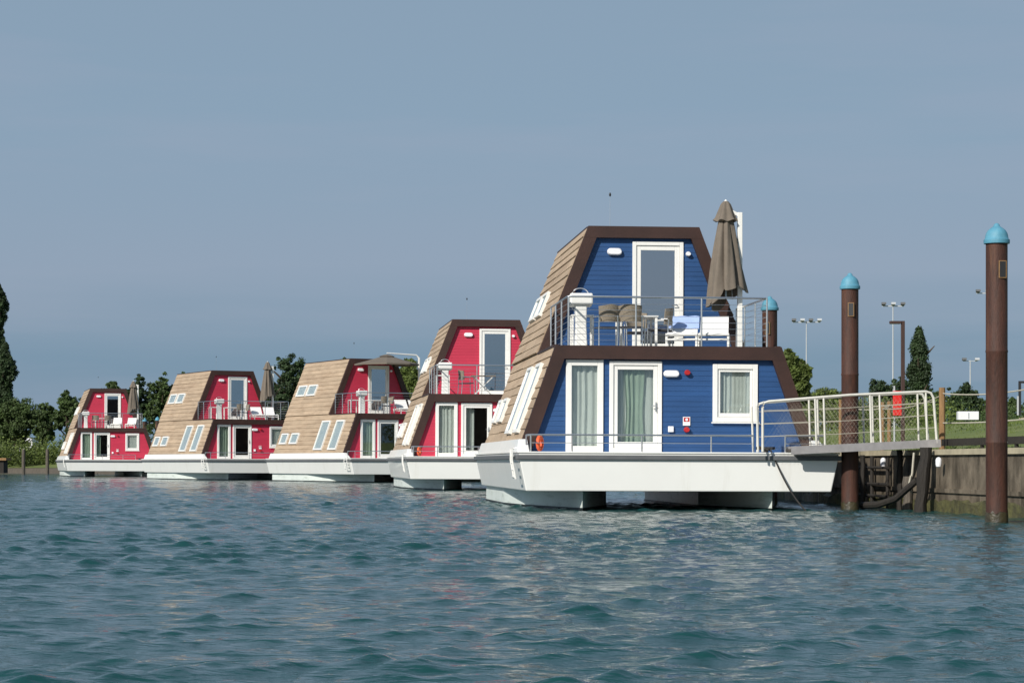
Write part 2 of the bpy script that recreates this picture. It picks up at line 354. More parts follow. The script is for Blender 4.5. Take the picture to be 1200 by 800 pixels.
# ------------------------------------------------------------------ houseboats
W0, W1, WT = 2.996, 2.317, 1.208
Z0, Z1, Z2 = 1.424, 3.345, 6.176
S, LEN, LAT, HF, ZH = 3.689, 9.97, 3.227, 1.557, 1.13
TW = 0.25
def whalf_low(z): return W0 + (W1 - W0) * (z - Z0) / (Z1 - Z0)
def whalf_up(z): return W1 + (WT - W1) * (z - Z1) / (Z2 - Z1)
def siding(m, y, z0, z1, wf, openings, pitch=0.105):
    z = z0
    while z < z1 - 1e-4:
        zb = min(z + pitch, z1); xa0, xa1 = wf(z) - .04, wf(zb) - .04
        cuts = sorted([(o[0], o[1]) for o in openings if o[2] < zb - .02 and o[3] > z + .02])
        segs = []; cur = None; lo = None
        for c in cuts + [None]:
            right = c[0] if c else None
            L = (-xa0, -xa1) if lo is None else (lo, lo); R = (xa0, xa1) if right is None else (right, right)
            if R[0] > L[0] + .01: segs.append((L, R))
            if c: lo = c[1]
        for L, R in segs:
            v = [(L[0], y - .009, z), (R[0], y - .009, z), (R[1], y - .002, zb), (L[1], y - .002, zb), (L[1], y + .05, zb), (R[1], y + .05, zb), (R[0], y + .05, z), (L[0], y + .05, z)]
            m.add(v, [(0, 1, 2, 3), (3, 2, 5, 4), (4, 5, 6, 7), (7, 6, 1, 0), (0, 3, 4, 7), (1, 6, 5, 2)])
        z = zb
def roofside(m, sgn, wb, zb, wt_, zt, y0, y1, row=0.235):
    b = Vector((sgn * wb, 0, zb)); t = Vector((sgn * wt_, 0, zt)); L = (t - b).length; u = (t - b) / L
    n = Vector((sgn * abs(u.z), 0, abs(u.x))); k = max(1, round(L / row)); h = L / k
    for i in range(k):
        y = y0
        p0 = b + u * h * i; p1 = b + u * h * (i + 1)
        rt = random.uniform(.92, 1.05)
        while y < y1 - .01:
            ye = min(y1, y + random.uniform(1.2, 4.5))
            if y1 - ye < .08: ye = y1
            lip = random.uniform(.020, .034); tone = rt * random.uniform(.94, 1.05)
            dz = random.uniform(-.012, .012) if i else 0
            a0 = p0 + n * lip + u * dz; a1 = p1 + n * .006; q0 = p0 + u * dz - n * .01; q1 = p1 - n * .01
            Y = lambda p, yy: (p.x, yy, p.z)
            yb = ye
            v = [Y(a0, y), Y(a0, yb), Y(a1, yb), Y(a1, y), Y(q0, y), Y(q0, yb), Y(q1, yb), Y(q1, y)]
            m.add(v, [(0, 1, 2, 3), (4, 5, 1, 0), (0, 3, 7, 4), (1, 5, 6, 2), (7, 6, 5, 4), (3, 2, 6, 7)], tone)
            y = ye
    # solid core below the shingles
    v = []
    for yy in (y0 + .004, y1 - .004):
        for p in (b - n * .012, t - n * .012, t - n * .10, b - n * .10): v.append((p.x, yy, p.z))
    m.add(v, [(0, 1, 5, 4), (1, 2, 6, 5), (2, 3, 7, 6), (3, 0, 4, 7), (0, 3, 2, 1), (4, 5, 6, 7)], .8)
def curtain(x0, x1, y, z0, z1, waves=7, amp=.03, gather=0):
    m = MB(); n = waves * 6; rows = 8; g = []
    for i in range(rows + 1):
        zz = z0 + (z1 - z0) * i / rows; pinch = 1 - gather * (1 - abs(i / rows - .45) * 2) if gather else 1
        r = []
        for j in range(n + 1):
            u = j / n; x = x0 + (x1 - x0) * ((u - .5) * pinch + .5); cm_ = .55 + .45 * sin(u * 5.3 + x0 * 7)
            r.append((x, y + amp * cm_ * sin(u * waves * 2 * pi + 1.1 * sin(u * 7 + x0) + .3 * sin(i)), zz))
        g.append(r)
    m.loft(g, cap=False, closed=False); return m
def opening(root, name, x0, x1, z0, z1, y, fw, pane, bottom=True, leaf=None, sidey=0):
    """window or door: frame (outer), leaf, pane"""
    m = MB(); yo, yi = y - .045, y + .07
    m.box(x0, x0 + fw, yo, yi, z0, z1).box(x1 - fw, x1, yo, yi, z0, z1).box(x0 + fw, x1 - fw, yo, yi, z1 - fw, z1)
    if bottom: m.box(x0 + fw, x1 - fw, yo, yi, z0, z0 + fw)
    f = m.build(name, 'white', root, bevel=.008)
    a0, a1, c0, c1 = x0 + fw + .004, x1 - fw - .004, z0 + (fw if bottom else 0) + .004, z1 - fw - .004
    if leaf:
        l = MB(); yo2, yi2 = y - .015, y + .04
        l.box(a0, a0 + leaf, yo2, yi2, c0, c1).box(a1 - leaf, a1, yo2, yi2, c0, c1).box(a0 + leaf, a1 - leaf, yo2, yi2, c1 - leaf, c1).box(a0 + leaf, a1 - leaf, yo2, yi2, c0, c0 + leaf * 1.4)
        l.build('leaf' if 'door' in name else 'sash', 'white', f, bevel=.006)
        a0 += leaf; a1 -= leaf; c1 -= leaf; c0 += leaf * 1.4
    MB().box(a0 - .01, a1 + .01, y + .005, y + .018, c0 - .01, c1 + .01).build('pane', pane, f)
    return f, (a0, a1, c0, c1)

def make_boat(color, loc, rz, variant):
    root = empty('houseboat', loc, rz, 0.004)
    yb = LEN + .6
    # hull box: slightly flared
    def ring(w_, f_, z, r_=0): return [(-w_, -f_, z), (w_, -f_, z), (w_, yb - r_, z), (-w_, yb - r_, z)]
    m = MB(); m.loft([ring(LAT - .15, HF - .03, .38, .1), ring(LAT - .02, HF - .01, 1.0), ring(LAT, HF, 1.13)])
    hull = m.build('hull', 'hull', root, bevel=.02)
    r = MB()
    for (xa, xb, ya, ybb) in ((-LAT - .045, LAT + .045, -HF - .045, -HF - .002), (-LAT - .045, LAT + .045, yb + .002, yb + .045), (-LAT - .045, -LAT - .002, -HF - .002, yb + .002), (LAT + .002, LAT + .045, -HF - .002, yb + .002)):
        r.box(xa, xb, ya, ybb, 1.005, 1.10)
    r.build('rubbing_strake', 'rub', hull, bevel=.015)
    g = MB(); g.box(-LAT - .02, LAT + .02, -HF - .02, yb + .02, 1.132, 1.165); g.build('deck', 'hull', root, bevel=.01)
    for s in (-1, 1):
        m = MB(); X = lambda x: s * x
        def pl(z, e): return [(X(1.92), -HF + .22 + e, z), (X(2.25), .3, z), (X(2.75), 2.6, z), (X(2.98), 5.0, z), (X(2.98), yb - .3, z), (X(1.0), yb - .3, z), (X(1.0), 2.2, z), (X(1.5), .2, z)]
        rr = [pl(-.45, .35), pl(0.0, .06), pl(.378, 0)]
        if s < 0: rr = [a[::-1] for a in rr]
        m.loft(rr); po = m.build('pontoon', 'pontoon', root, bevel=.01)
        def grow(z, e):
            p = pl(z, e); cx_, cy_ = sum(q[0] for q in p) / 8, sum(q[1] for q in p) / 8
            return [(cx_ + (q[0] - cx_) * 1.012, cy_ + (q[1] - cy_) * 1.008, z) for q in p]
        rr = [grow(-.44, .35), grow(.045, .05)]
        if s < 0: rr = [a[::-1] for a in rr]
        MB().loft(rr).build('boot_stripe', 'antifoul', po)
        # side coaming under the roof
        c = MB(); x0, x1 = (W0 - .06, LAT - .02); 
        c.loft([[(X(x0), y, 1.166), (X(x1), y, 1.166), (X(x1 - .10), y, zt), (X(x0), y, zt)] for y, zt in ((-.75, 1.19), (-.25, Z0 + .0), (LEN + .25, Z0 + .0))])
        c.build('coaming', 'hull', root, bevel=.015)
        a = MB(); roofside(a, s, W0 + .02, Z0, W1 + .02, Z1 - .01, .02, LEN)
        rl = a.build('lower_roof', 'shingle', root, fix=False)
        a = MB(); roofside(a, s, W1 + .045, Z1 + .02, WT + .03, Z2 - .02, S + .02, LEN)
        ru = a.build('upper_roof', 'shingle', root, fix=False)
        if s < 0:
            def sky_(parent, y0, y1, wb, zb, wt_, zt, t0, t1):
                b = Vector((-wb, 0, zb)); t = Vector((-wt_, 0, zt)); P = lambda tt: b + (t - b) * (1 - tt)
                u = (t - b).normalized(); n = Vector((-abs(u.z), 0, abs(u.x))); A, B = P(t1), P(t0)
                def slab(mm, ya, yb_, ta, tb, h0, h1):
                    p, q = A + (B - A) * ta, A + (B - A) * tb
                    v = [(c_ + n * h).to_tuple()[0:1] + (yy,) + ((c_ + n * h).z,) for h in (h0, h1) for (c_, yy) in ((p, ya), (p, yb_), (q, yb_), (q, ya))]
                    mm.add(v, [(0, 3, 2, 1), (4, 5, 6, 7), (0, 1, 5, 4), (1, 2, 6, 5), (2, 3, 7, 6), (3, 0, 4, 7)])
                LL = (B - A).length; e = .075; te = e / LL
                mm = MB(); slab(mm, y0, y0 + e, 0, 1, -.02, .085); slab(mm, y1 - e, y1, 0, 1, -.02, .085)
                slab(mm, y0 + e, y1 - e, 0, te, -.02, .085); slab(mm, y0 + e, y1 - e, 1 - te, 1, -.02, .085)
                fo = mm.build('skylight', 'white', parent)
                g_ = MB(); slab(g_, y0 + e, y1 - e, te, 1 - te, .05, .06); g_.build('pane', 'skylight', fo)
                bl = MB(); slab(bl, y0 + e, y1 - e, te, 1 - te, .036, .042); bl.build('blind', 'curtain', fo)
            low = (W0 + .02, Z0, W1 + .02, Z1)
            sky_(rl, 1.05, 2.15, *low, .17, .93); sky_(rl, 3.0, 4.15, *low, .17, .93)
            sky_(rl, 6.9, 8.0, *low, .47, .76); sky_(rl, 8.5, 9.5, *low, .47, .76)
            up = (W1 + .045, Z1, WT + .03, Z2)
            sky_(ru, S + 3.0, S + 4.25, *up, .44, .64); sky_(ru, S + 4.5, S + 5.75, *up, .44, .64)
    # dark brown trim of both fronts
    def framebd(name, y0, y1, z0, z1, wf, toph, ext=0.03):
        m = MB()
        for s in (-1, 1):
            a, b = wf(z0), wf(z1)
            m.loft([[(s * (a + ext), y, z0), (s * (a - TW), y, z0), (s * (b - TW), y, z1 - .0), (s * (b + ext), y, z1)] for y in (y0, y1)])
        a, b = wf(z1 - toph) - TW * .0, wf(z1)
        m.prism([(-a - ext + TW * .0, z1 - toph), (a + ext, z1 - toph), (b + ext, z1 + .005), (-b - ext, z1 + .005)], y0 - .004, y1 + .004)
        return m.build(name, 'trim', root)
    framebd('lower_trim', -.10, .10, Z0 - .26, Z1, whalf_low, .27)
    framebd('upper_trim', S - .10, S + .10, Z1 - .0, Z2, whalf_up, .25)
    # balcony slab and flat roof
    MB().box(-W1 + .02, W1 - .02, .105, LEN - .05, Z1 - .25, Z1 - .03).build('balcony_floor', 'deck', root)
    for s in (-1, 1): MB().box(s * W1 - .05, s * W1 + .05, .107, S - .107, Z1 - .02, Z1 + .03).build('balcony_edge', 'trim', root)
    MB().box(-WT - .045, WT + .045, S + .108, LEN + .06, Z2 - .045, Z2 + .010).build('flat_roof', 'trim', root, bevel=.01)
    # back wall
    m = MB(); m.prism([(-W0 + .03, 1.17), (W0 - .03, 1.17), (W1 - .02, Z1), (WT - .02, Z2), (-WT + .02, Z2), (-W1 + .02, Z1)], LEN - .12, LEN - .01)
    m.build('rear_wall', 'trim', root)
    # fronts
    lw = (-2.12, -1.345); ld = (-1.22, -.13); sw = (.93, 1.87); ud = (-.24, .90)
    DZ = 1.17
    m = MB(); siding(m, .03, DZ, Z1 - .2, whalf_low, [(lw[0] + .03, lw[1] - .03, DZ - 1, 3.03), (ld[0] + .03, ld[1] - .03, DZ - 1, 3.01), (sw[0] + .03, sw[1] - .03, 1.84, 2.96)])
    m.build('lower_front', color, root)
    m = MB(); siding(m, S + .03, Z1 - .03, Z2 - .15, whalf_up, [(ud[0] + .03, ud[1] - .03, 0, 5.82)])
    m.build('upper_front', color, root)
    fwin, a = opening(root, 'window', *lw, DZ, 3.06, .03, .12, M['pane'], bottom=True)
    cm = 'curtain' if variant in (5, 4) else 'curtain_green'
    curtain(a[0] - .05, a[1] + .05, .13, 1.2, 3.0, 5).build('curtain', cm, fwin, smooth=True)
    fd, a = opening(root, 'door', *ld, DZ, 3.04, .03, .085, M['pane'], bottom=True, leaf=.085)
    if variant == 5:
        curtain(a[0] + .14, a[1] - .16, .14, 1.2, 3.0, 4, .03, gather=.25).build('curtain', 'curtain_green', fd, smooth=True)
        curtain(a[0] - .1, a[0] + .26, .19, 1.2, 3.0, 3, .03).build('curtain', 'curtain', fd, smooth=True)
        curtain(a[1] - .3, a[1] + .1, .20, 1.2, 3.0, 3, .03).build('curtain', 'curtain', fd, smooth=True)
    elif variant in (4, 1):
        curtain(a[0] - .05, a[0] + .30, .22, 1.2, 3.0, 3, .03).build('curtain', cm, fd, smooth=True)
    hm = MB(); hx = ld[1] - .125; hm.box(hx - .012, hx + .012, -.025, -.012, 2.0, 2.2).tube([(hx, -.02, 2.12), (hx, -.06, 2.12), (hx - .1, -.06, 2.12)], .011, 6)
    hm.build('handle', 'steel', fd)
    fs, a = opening(root, 'window', *sw, 1.80, 2.99, .03, .10, M['pane'], bottom=True, leaf=.055)
    curtain(a[0] - .03, a[1] + .03, .12, 1.85, 2.95, 8, .025).build('curtain', 'curtain', fs, smooth=True)
    si = MB(); si.box(sw[0] - .03, sw[1] + .03, -.045, -.018, 1.77, 1.797); si.build('sill', 'white', fs)
    fu, a = opening(root, 'door', *ud, Z1 + .02, 5.855, S + .03, .085, M['pane_dark'], bottom=True, leaf=.10)
    hm = MB(); hx = ud[1] - .14; hm.tube([(hx, S - .0, 4.45), (hx, S - .05, 4.45), (hx - .1, S - .05, 4.45)], .011, 6); hm.build('handle', 'steel', fu)
    # interior
    MB().box(-2.3, 2.3, 3.4, 3.5, 1.17, 3.05).build('inner_wall', 'inner', root)
    # fittings
    def pill(name, x0, x1, z0, z1, y, mt):
        m = MB(); r_ = (z1 - z0) / 2; n = 8; pts = []
        for k in range(n + 1): t_ = -pi / 2 + pi * k / n; pts.append((x1 - r_ + r_ * cos(t_), z0 + r_ + r_ * sin(t_)))
        for k in range(n + 1): t_ = pi / 2 + pi * k / n; pts.append((x0 + r_ + r_ * cos(t_), z0 + r_ + r_ * sin(t_)))
        m.loft([[(x, y, z) for x, z in pts], [(x, y - .05, z) for x, z in pts], [((x0 + x1) / 2 + (x - (x0 + x1) / 2) * .9, y - .08, (z0 + z1) / 2 + (z - (z0 + z1) / 2) * .7) for x, z in pts]])
        o = m.build(name, mt, root, smooth=True); return o
    pill('wall_lamp', -.10, .23, 2.715, 2.855, .012, 'lampwhite'); pill('wall_lamp', -.81, -.48, 5.545, 5.70, S + .012, 'lampwhite')
    pill('alarm_lamp', .335, .455, 2.75, 2.87, .012, 'redplastic'); pill('vent', .95, 1.06, 5.535, 5.645, S + .012, 'lampwhite')
    MB().box(.0, .115, -.03, .012, 1.585, 1.705).build('socket_box', 'lampwhite', root, bevel=.01)
    sg = MB(); sg.box(.31, .46, -.004, .012, 1.72, 1.90); sg = sg.build('notice_plate', 'lampwhite', root)
    mm = MB(); mm.box(.325, .445, -.008, -.005, 1.80, 1.885); pp = mm.build('symbol_field', 'redplastic', sg)
    mm = MB(); mm.lathe([(0, 0), (.028, 0), (.028, .003), (0, .003)], n=10); 
    mm.v = [(x + .385, -.0085 - z, y + 1.843) for x, y, z in mm.v]; mm.build('symbol', 'lampwhite', sg)
    pill('call_button', .325, .445, 1.575, 1.695, .012, 'redplastic')
    # balcony railing
    rl = MB(); ht = Z1 + 1.02; xs = (-2.06, -.66, .71, 2.08); y0 = .12; y1 = S - .16
    R = .021
    for x in xs: rl.tube([(x, y0, Z1 - .02), (x, y0, ht)], R * .9)
    for s in (-1, 1):
        for y in (1.35, 2.55, y1): rl.tube([(s * 2.07, y, Z1 - .02), (s * 2.07, y, ht)], R * .9)
    rl.tube([(-2.07, y1, ht), (-2.07, y0 + .08, ht), (-2.06, y0 + .02, ht), (-1.99, y0, ht), (1.99, y0, ht), (2.06, y0 + .02, ht), (2.07, y0 + .08, ht), (2.07, y1, ht)], R)
    ra = rl.build('balcony_railing', 'steel', root, smooth=True)
    cb = MB()
    for i in range(1, 8):
        z = Z1 + i * .125; cb.tube([(-2.07, y1, z), (-2.07, y0, z), (2.07, y0, z), (2.07, y1, z)], .0045, 5)
    cb.build('cables', 'steel', ra)
    # low deck rail at the bow
    dr = MB(); zt = 1.50; yy = -HF + .10
    for xa, xb, xp in ((-2.98, 1.50, (-2.98, -2.15, -.75, .65, 1.50)), (2.15, 2.95, (2.15, 2.95))):
        for x in xp: dr.tube([(x, yy, 1.16), (x, yy, zt)], .016)
        dr.tube([(xa, yy, zt), (xb, yy, zt)], .018); dr.tube([(xa, yy, 1.34), (xb, yy, 1.34)], .008, 6)
    dr.tube([(-2.98, yy, zt), (-2.98, -.5, zt)], .018); dr.tube([(-2.98, -.5, 1.2), (-2.98, -.5, zt)], .016)
    dr.build('deck_rail', 'steel', root, smooth=True)
    # folded ladder on the side near the bow
    ld_ = MB(); xs_ = -LAT - .085
    for y in (-1.30, -.92): ld_.tube([(xs_ + .09, y, 1.24), (xs_ - .02, y, 1.22), (xs_ - .02, y, 1.0), (xs_ + .05, y, .62)], .019)
    for z in (.66, .80, .94, 1.08): ld_.tube([(xs_ + .02 if z < .9 else xs_, -1.30, z), (xs_ + .02 if z < .9 else xs_, -.92, z)], .017)
    ld_.build('boarding_ladder', 'white', root, smooth=True)
    # aerial
    an = MB(); an.tube([(-.62, S + 1.0, Z2 + .05), (-.62, S + 1.0, 6.98)], [.005, .003], 6)
    an = an.build('aerial', 'steel', root); tp = MB(); tp.lathe([(.01, 0), (.02, .02), (.026, .04), (.02, .07), (.005, .09)], (-.62, S + 1.0, 6.96), 10); tp.build('aerial_tip', 'dark', an, smooth=True)
    # lamps cleats
    cl = MB(); cl.box(1.72, 1.82, -HF + .15, -HF + .28, 1.166, 1.24).tube([(1.58, -HF + .2, 1.25), (1.96, -HF + .2, 1.25)], .03); cl.build('cleat', 'dark', root, smooth=True)
    return root
BO = {5: ((3.209, 47.835, 0), .086, 'blue'), 4: ((-.574, 81.27, 0), .108, 'red'), 3: ((-5.458, 113.70, 0), .445, 'red'),
      2: ((-14.34, 128.80, 0), .451, 'red'), 1: ((-27.63, 160.2, 0), .246, 'red')}
LBL = {5: 'blue houseboat with white hull and shingled sloping sides, nearest the quay gangway',
       4: 'crimson houseboat directly behind the blue one, partly hidden by its roof',
       3: 'crimson houseboat with an open parasol spread over its balcony',
       2: 'crimson houseboat between the farthest one and the one with open parasol, parasol closed',
       1: 'farthest and smallest crimson houseboat, at the left end of the row'}
boats = {}
for k, (loc, rz, colr) in BO.items():
    b = make_boat(colr, loc, rz, k); boats[k] = b
    tag(b, LBL[k], 'houseboat', 'houseboats moored in a row along the quay')
def on(k, x, y, z):
    loc, rz, _ = BO[k]; a = .004
    x, z = x * cos(a) + z * sin(a), z * cos(a) - x * sin(a)
    return (loc[0] + x * cos(rz) - y * sin(rz), loc[1] + x * sin(rz) + y * cos(rz), z)
DK = Z1 - .028

# ------------------------------------------------------------------ balcony furniture
def make_chair():
    r = empty('armchair'); st = M['steel']
    m = MB(); rings = []
    for i in range(7):       # curved wicker back shell
        z = .56 + .36 * i / 6; ring = []
        for j in range(13):
            t = radians(-58 + 116 * j / 12); rr = .25 + .02 * i / 6; ring.append((rr * 1.08 * sin(t), .235 - (rr * cos(t)) + -.23 + .02 * i / 6 * -1, z - .04 * abs(sin(t)) * (i / 6) ** 2))
        rings.append(ring)
    out = [r_ + [(x * .93, y + .022, z) for x, y, z in reversed(r_)] for r_ in rings]
    m.loft(out); m.build('backrest', 'wicker', r, smooth=True)
    m = MB(); m.loft([[(-.23, -.22, .42), (.23, -.22, .42), (.24, .24, .43), (-.24, .24, .43)], [(-.23, -.22, .46), (.23, -.22, .46), (.24, .24, .47), (-.24, .24, .47)]]); m.build('seat', 'cushion', r, bevel=.015)
    for s in (-1, 1):
        m = MB(); m.tube([(s * .26, -.24, 0), (s * .25, -.2, .42), (s * .25, -.22, .66)], .014); m.build('leg', st, r, smooth=True)
        m = MB(); m.tube([(s * .26, .24, 0), (s * .265, .22, .64), (s * .265, .17, .67), (s * .26, -.2, .67)], .014); m.build('leg', st, r, smooth=True)
    return r
chair0 = make_chair(); used = []
def chair(k, x, y, rz, label, group='wicker balcony armchairs'):
    c = chair0 if not used else copy_tree(chair0); used.append(c)
    c.location = on(k, x, y, DK); c.rotation_euler = (0, 0, BO[k][1] + rz); tag(c, label, 'armchair', group)
chair(5, -1.16, .72, radians(8), 'beige wicker armchair beside the white console on the blue balcony')
chair(5, -.70, .55, radians(-14), 'beige wicker armchair with its curved back turned to the front rail, blue balcony')
chair(5, .06, 1.5, radians(72), 'beige wicker armchair right of the table, beside the loungers on the blue balcony')
chair(5, -.28, 2.6, radians(180), 'wicker armchair behind the table by the blue boat balcony door')
chair(4, -.95, 1.2, radians(-80), 'wicker armchair left of the folding table on the crimson balcony behind the blue boat')
chair(3, -.55, 1.0, radians(20), 'dark wicker armchair under the open parasol, nearest the console')
chair(3, .0, 1.6, radians(90), 'dark wicker armchair under the open parasol, nearest the loungers')
chair(2, -.55, 1.0, radians(20), 'wicker armchair beside the console on the balcony with the closed parasol, second boat from left')
chair(2, .05, 1.6, radians(90), 'wicker armchair beside the loungers, second boat from the left')
chair(1, -1.0, 1.1, radians(-20), 'wicker armchair near the console on the farthest balcony')
chair(1, -.25, 1.1, radians(15), 'wicker armchair in front of the door on the farthest balcony')

def make_table():
    r = empty('garden_table'); m = MB().box(-.42, .42, -.42, .42, .70, .735); m.build('tabletop', 'white', r, bevel=.01)
    for a in (-1, 1):
        for b in (-1, 1): MB().box(a * .37 - .025, a * .37 + .025, b * .37 - .025, b * .37 + .025, .0, .698).build('leg', 'white', r)
    return r
t0 = make_table()
for i, (k, x, y, l) in enumerate(((5, -.45, 1.55, 'white square garden table between the wicker armchairs on the blue balcony'),
                                 (3, -.60, 2.0, 'white garden table under the open parasol'), (2, -.55, 2.0, 'white garden table on the balcony of the second boat from the left'),
                                 (1, -.6, 2.0, 'white garden table on the farthest crimson balcony'))):
    t = t0 if i == 0 else copy_tree(t0); t.location = on(k, x, y, DK); t.rotation_euler = (0, 0, BO[k][1]); tag(t, l, 'table', 'balcony garden tables')
# crossed-leg table with plants on boat 4
ft = empty('folding_table', on(4, -.38, .75, DK), BO[4][1]); tag(ft, 'dark folding table with crossed legs on the crimson balcony behind the blue boat', 'table')
MB().box(-.42, .42, -.3, .3, .68, .71).build('tabletop', 'wicker', ft)
for s in (-1, 1):
    m = MB(); m.bar((-.34, s * .24, 0), (.34, s * .24, .68), .03, .03); m.build('leg', 'white', ft)
    m = MB(); m.bar((.34, s * .21, 0), (-.34, s * .21, .68), .03, .03); m.build('leg', 'white', ft)

def make_console():
    r = empty('helm_console')
    m = MB(); m.loft([[(-.13, -.12, 0), (.13, -.12, 0), (.13, .14, 0), (-.13, .14, 0)], [(-.11, -.1, .5), (.11, -.1, .5), (.11, .12, .5), (-.11, .12, .5)], [(-.12, -.13, .93), (.12, -.13, .93), (.12, .12, .93), (-.12, .12, .93)]]); m.build('pedestal', 'white', r, bevel=.02)
    m = MB(); m.loft([[(-.24, y, .90 + z), (.24, y, .90 + z), (.24, y, 1.15 + z * .5), (-.24, y, 1.15 + z * .5)] for y, z in ((-.2, .03), (-.05, 0), (.18, -.02))]); m.build('console_head', 'white', r, bevel=.035)
    m = MB(); m.tube([(-.17 * cos(t), .05, 1.15 + .13 * sin(t)) for t in [pi * k / 10 for k in range(11)]], .011, 6); m.build('grab_rail', 'steel', r, smooth=True)
    m = MB(); m.tube([(.17 * cos(t), .22, .95 + .17 * sin(t)) for t in [2 * pi * k / 20 for k in range(21)]], .012, 6)
    for q in range(3): m.tube([(0, .22, .95), (.17 * cos(q * 2.1 + .5), .22, .95 + .17 * sin(q * 2.1 + .5))], .008, 5)
    m.tube([(0, .12, .95), (0, .22, .95)], .02); m.build('steering_wheel', 'steel', r, smooth=True)
    return r
c0 = make_console()
CL = {5: 'white helm console at the left rail of the blue boat balcony', 4: 'white helm console on the crimson balcony directly behind the blue boat', 3: 'white helm console left of the door under the open parasol',
      2: 'white helm console on the balcony of the second boat from left', 1: 'white helm console on the farthest crimson balcony'}
for i, k in enumerate((5, 4, 3, 2, 1)):
    c = c0 if i == 0 else copy_tree(c0)
    c.location = on(k, -1.72, .85, DK); c.rotation_euler = (0, 0, BO[k][1]); tag(c, CL[k], 'helm console', 'white helm consoles on the balconies')
def make_stand():
    r = empty('side_table'); m = MB().box(-.24, .24, -.2, .2, .72, .755); m.build('tabletop', 'white', r, bevel=.01)
    for a in (-1, 1):
        for b in (-1, 1): MB().box(a * .215 - .02, a * .215 + .02, b * .175 - .02, b * .175 + .02, 0, .718).build('leg', 'white', r)
    return r
s0 = make_stand()
for i, (k, x, y, l) in enumerate(((5, -1.62, 1.5, 'white side table behind the console on the blue balcony'), (4, -1.72, 1.9, 'white side table behind the console on the balcony directly behind the blue boat'),
                                 (3, -1.45, 2.6, 'white side table at the left balcony rail under the open parasol boat'), (2, -1.45, 2.6, 'white side table at the left balcony rail of the second boat from left'))):
    c = s0 if i == 0 else copy_tree(s0); c.location = on(k, x, y, DK); c.rotation_euler = (0, 0, BO[k][1]); tag(c, l, 'side table', 'white side tables on the balconies')

def make_lounger():
    r = empty('sun_lounger'); Wd = .33      # foot at -y
    m = MB()
    for s in (-1, 1): m.bar((s * (Wd - .02), -1.0, .30), (s * (Wd - .02), .85, .30), .04, .05); m.bar((s * (Wd - .02), -1.0, .20), (s * (Wd - .02), .85, .20), .03, .03)
    m.bar((-Wd, -1.0, .30), (Wd, -1.0, .30), .04, .05); m.bar((-Wd, .85, .30), (Wd, .85, .30), .04, .05); m.bar((-Wd, -1.0, .20), (Wd, -1.0, .20), .03, .03)
    m.build('frame', 'white', r)
    for s in (-1, 1):
        for y in (-.98, .70): MB().box(s * (Wd - .02) - .022, s * (Wd - .02) + .022, y - .022, y + .022, 0, .28).build('leg', 'white', r)
    m = MB(); m.box(-Wd + .04, Wd - .04, -.98, .18, .325, .345); m.build('seat', 'sling', r)
    m = MB(); m.loft([[(-Wd + .03, .20 + a * .62, .34 + a * .42 + d), (Wd - .03, .20 + a * .62, .34 + a * .42 + d), (Wd - .03, .20 + a * .62, .365 + a * .42 + d), (-Wd + .03, .20 + a * .62, .365 + a * .42 + d)] for a, d in ((0, 0), (.5, -.015), (1, 0))])
    m.build('backrest', 'sling', r)
    m = MB()
    for s in (-1, 1): m.tube([(s * (Wd - .05), .7, .28), (s * (Wd - .05), .62, .62)], .012, 6)
    m.build('prop', 'steel', r)
    return r
l0 = make_lounger()
LL = [(5, .52, 1.35, 'white sun lounger draped with a blue towel on the blue balcony'), (5, 1.17, 1.25, 'white sun lounger without a towel, right of the towelled one, blue balcony'),
      (4, 1.30, 1.3, 'white sun lounger on the crimson balcony directly behind the blue boat'),
      (3, .75, 1.5, 'left one of two white loungers under the open parasol'), (3, 1.5, 1.5, 'right one of two white loungers under the open parasol'),
      (2, .75, 1.5, 'left lounger, in front of the door, second boat from the left'), (2, 1.5, 1.5, 'right lounger, near the closed parasol, second boat from the left'),
      (1, .45, 1.5, 'left lounger, in front of the door, farthest boat'), (1, 1.45, 1.5, 'right lounger, near the closed parasol, farthest boat')]
for i, (k, x, y, l) in enumerate(LL):
    c = l0 if i == 0 else copy_tree(l0); c.location = on(k, x, y, DK); c.rotation_euler = (0, 0, BO[k][1] + radians(-11)); tag(c, l, 'sun lounger', 'white sun loungers on the balconies')
# towel on the first lounger backrest
m = MB(); rows = []
for i in range(9):
    a = i / 8; yb_, zb_ = (.20 + .62 * (.28 + a * .78), .38 + .42 * (.28 + a * .78)) if a < 1 else (.86, .60)
    rows.append([(-.33 + .66 * j / 8, yb_, zb_ + .012 + .008 * sin(j * 2 + i)) for j in range(9)])
rows.append([(-.33 + .66 * j / 8, .90, .66 + .01 * sin(j)) for j in range(9)])
m.loft([r_ + [(x, y + .012, z - .014) for x, y, z in reversed(r_)] for r_ in rows])
tw = m.build('towel', 'towel', smooth=True); tw.location = on(5, .52, 1.35, DK); tw.rotation_euler = (0, 0, BO[5][1] + radians(-11)); tag(tw, 'light blue towel over the backrest of a white lounger', 'towel')

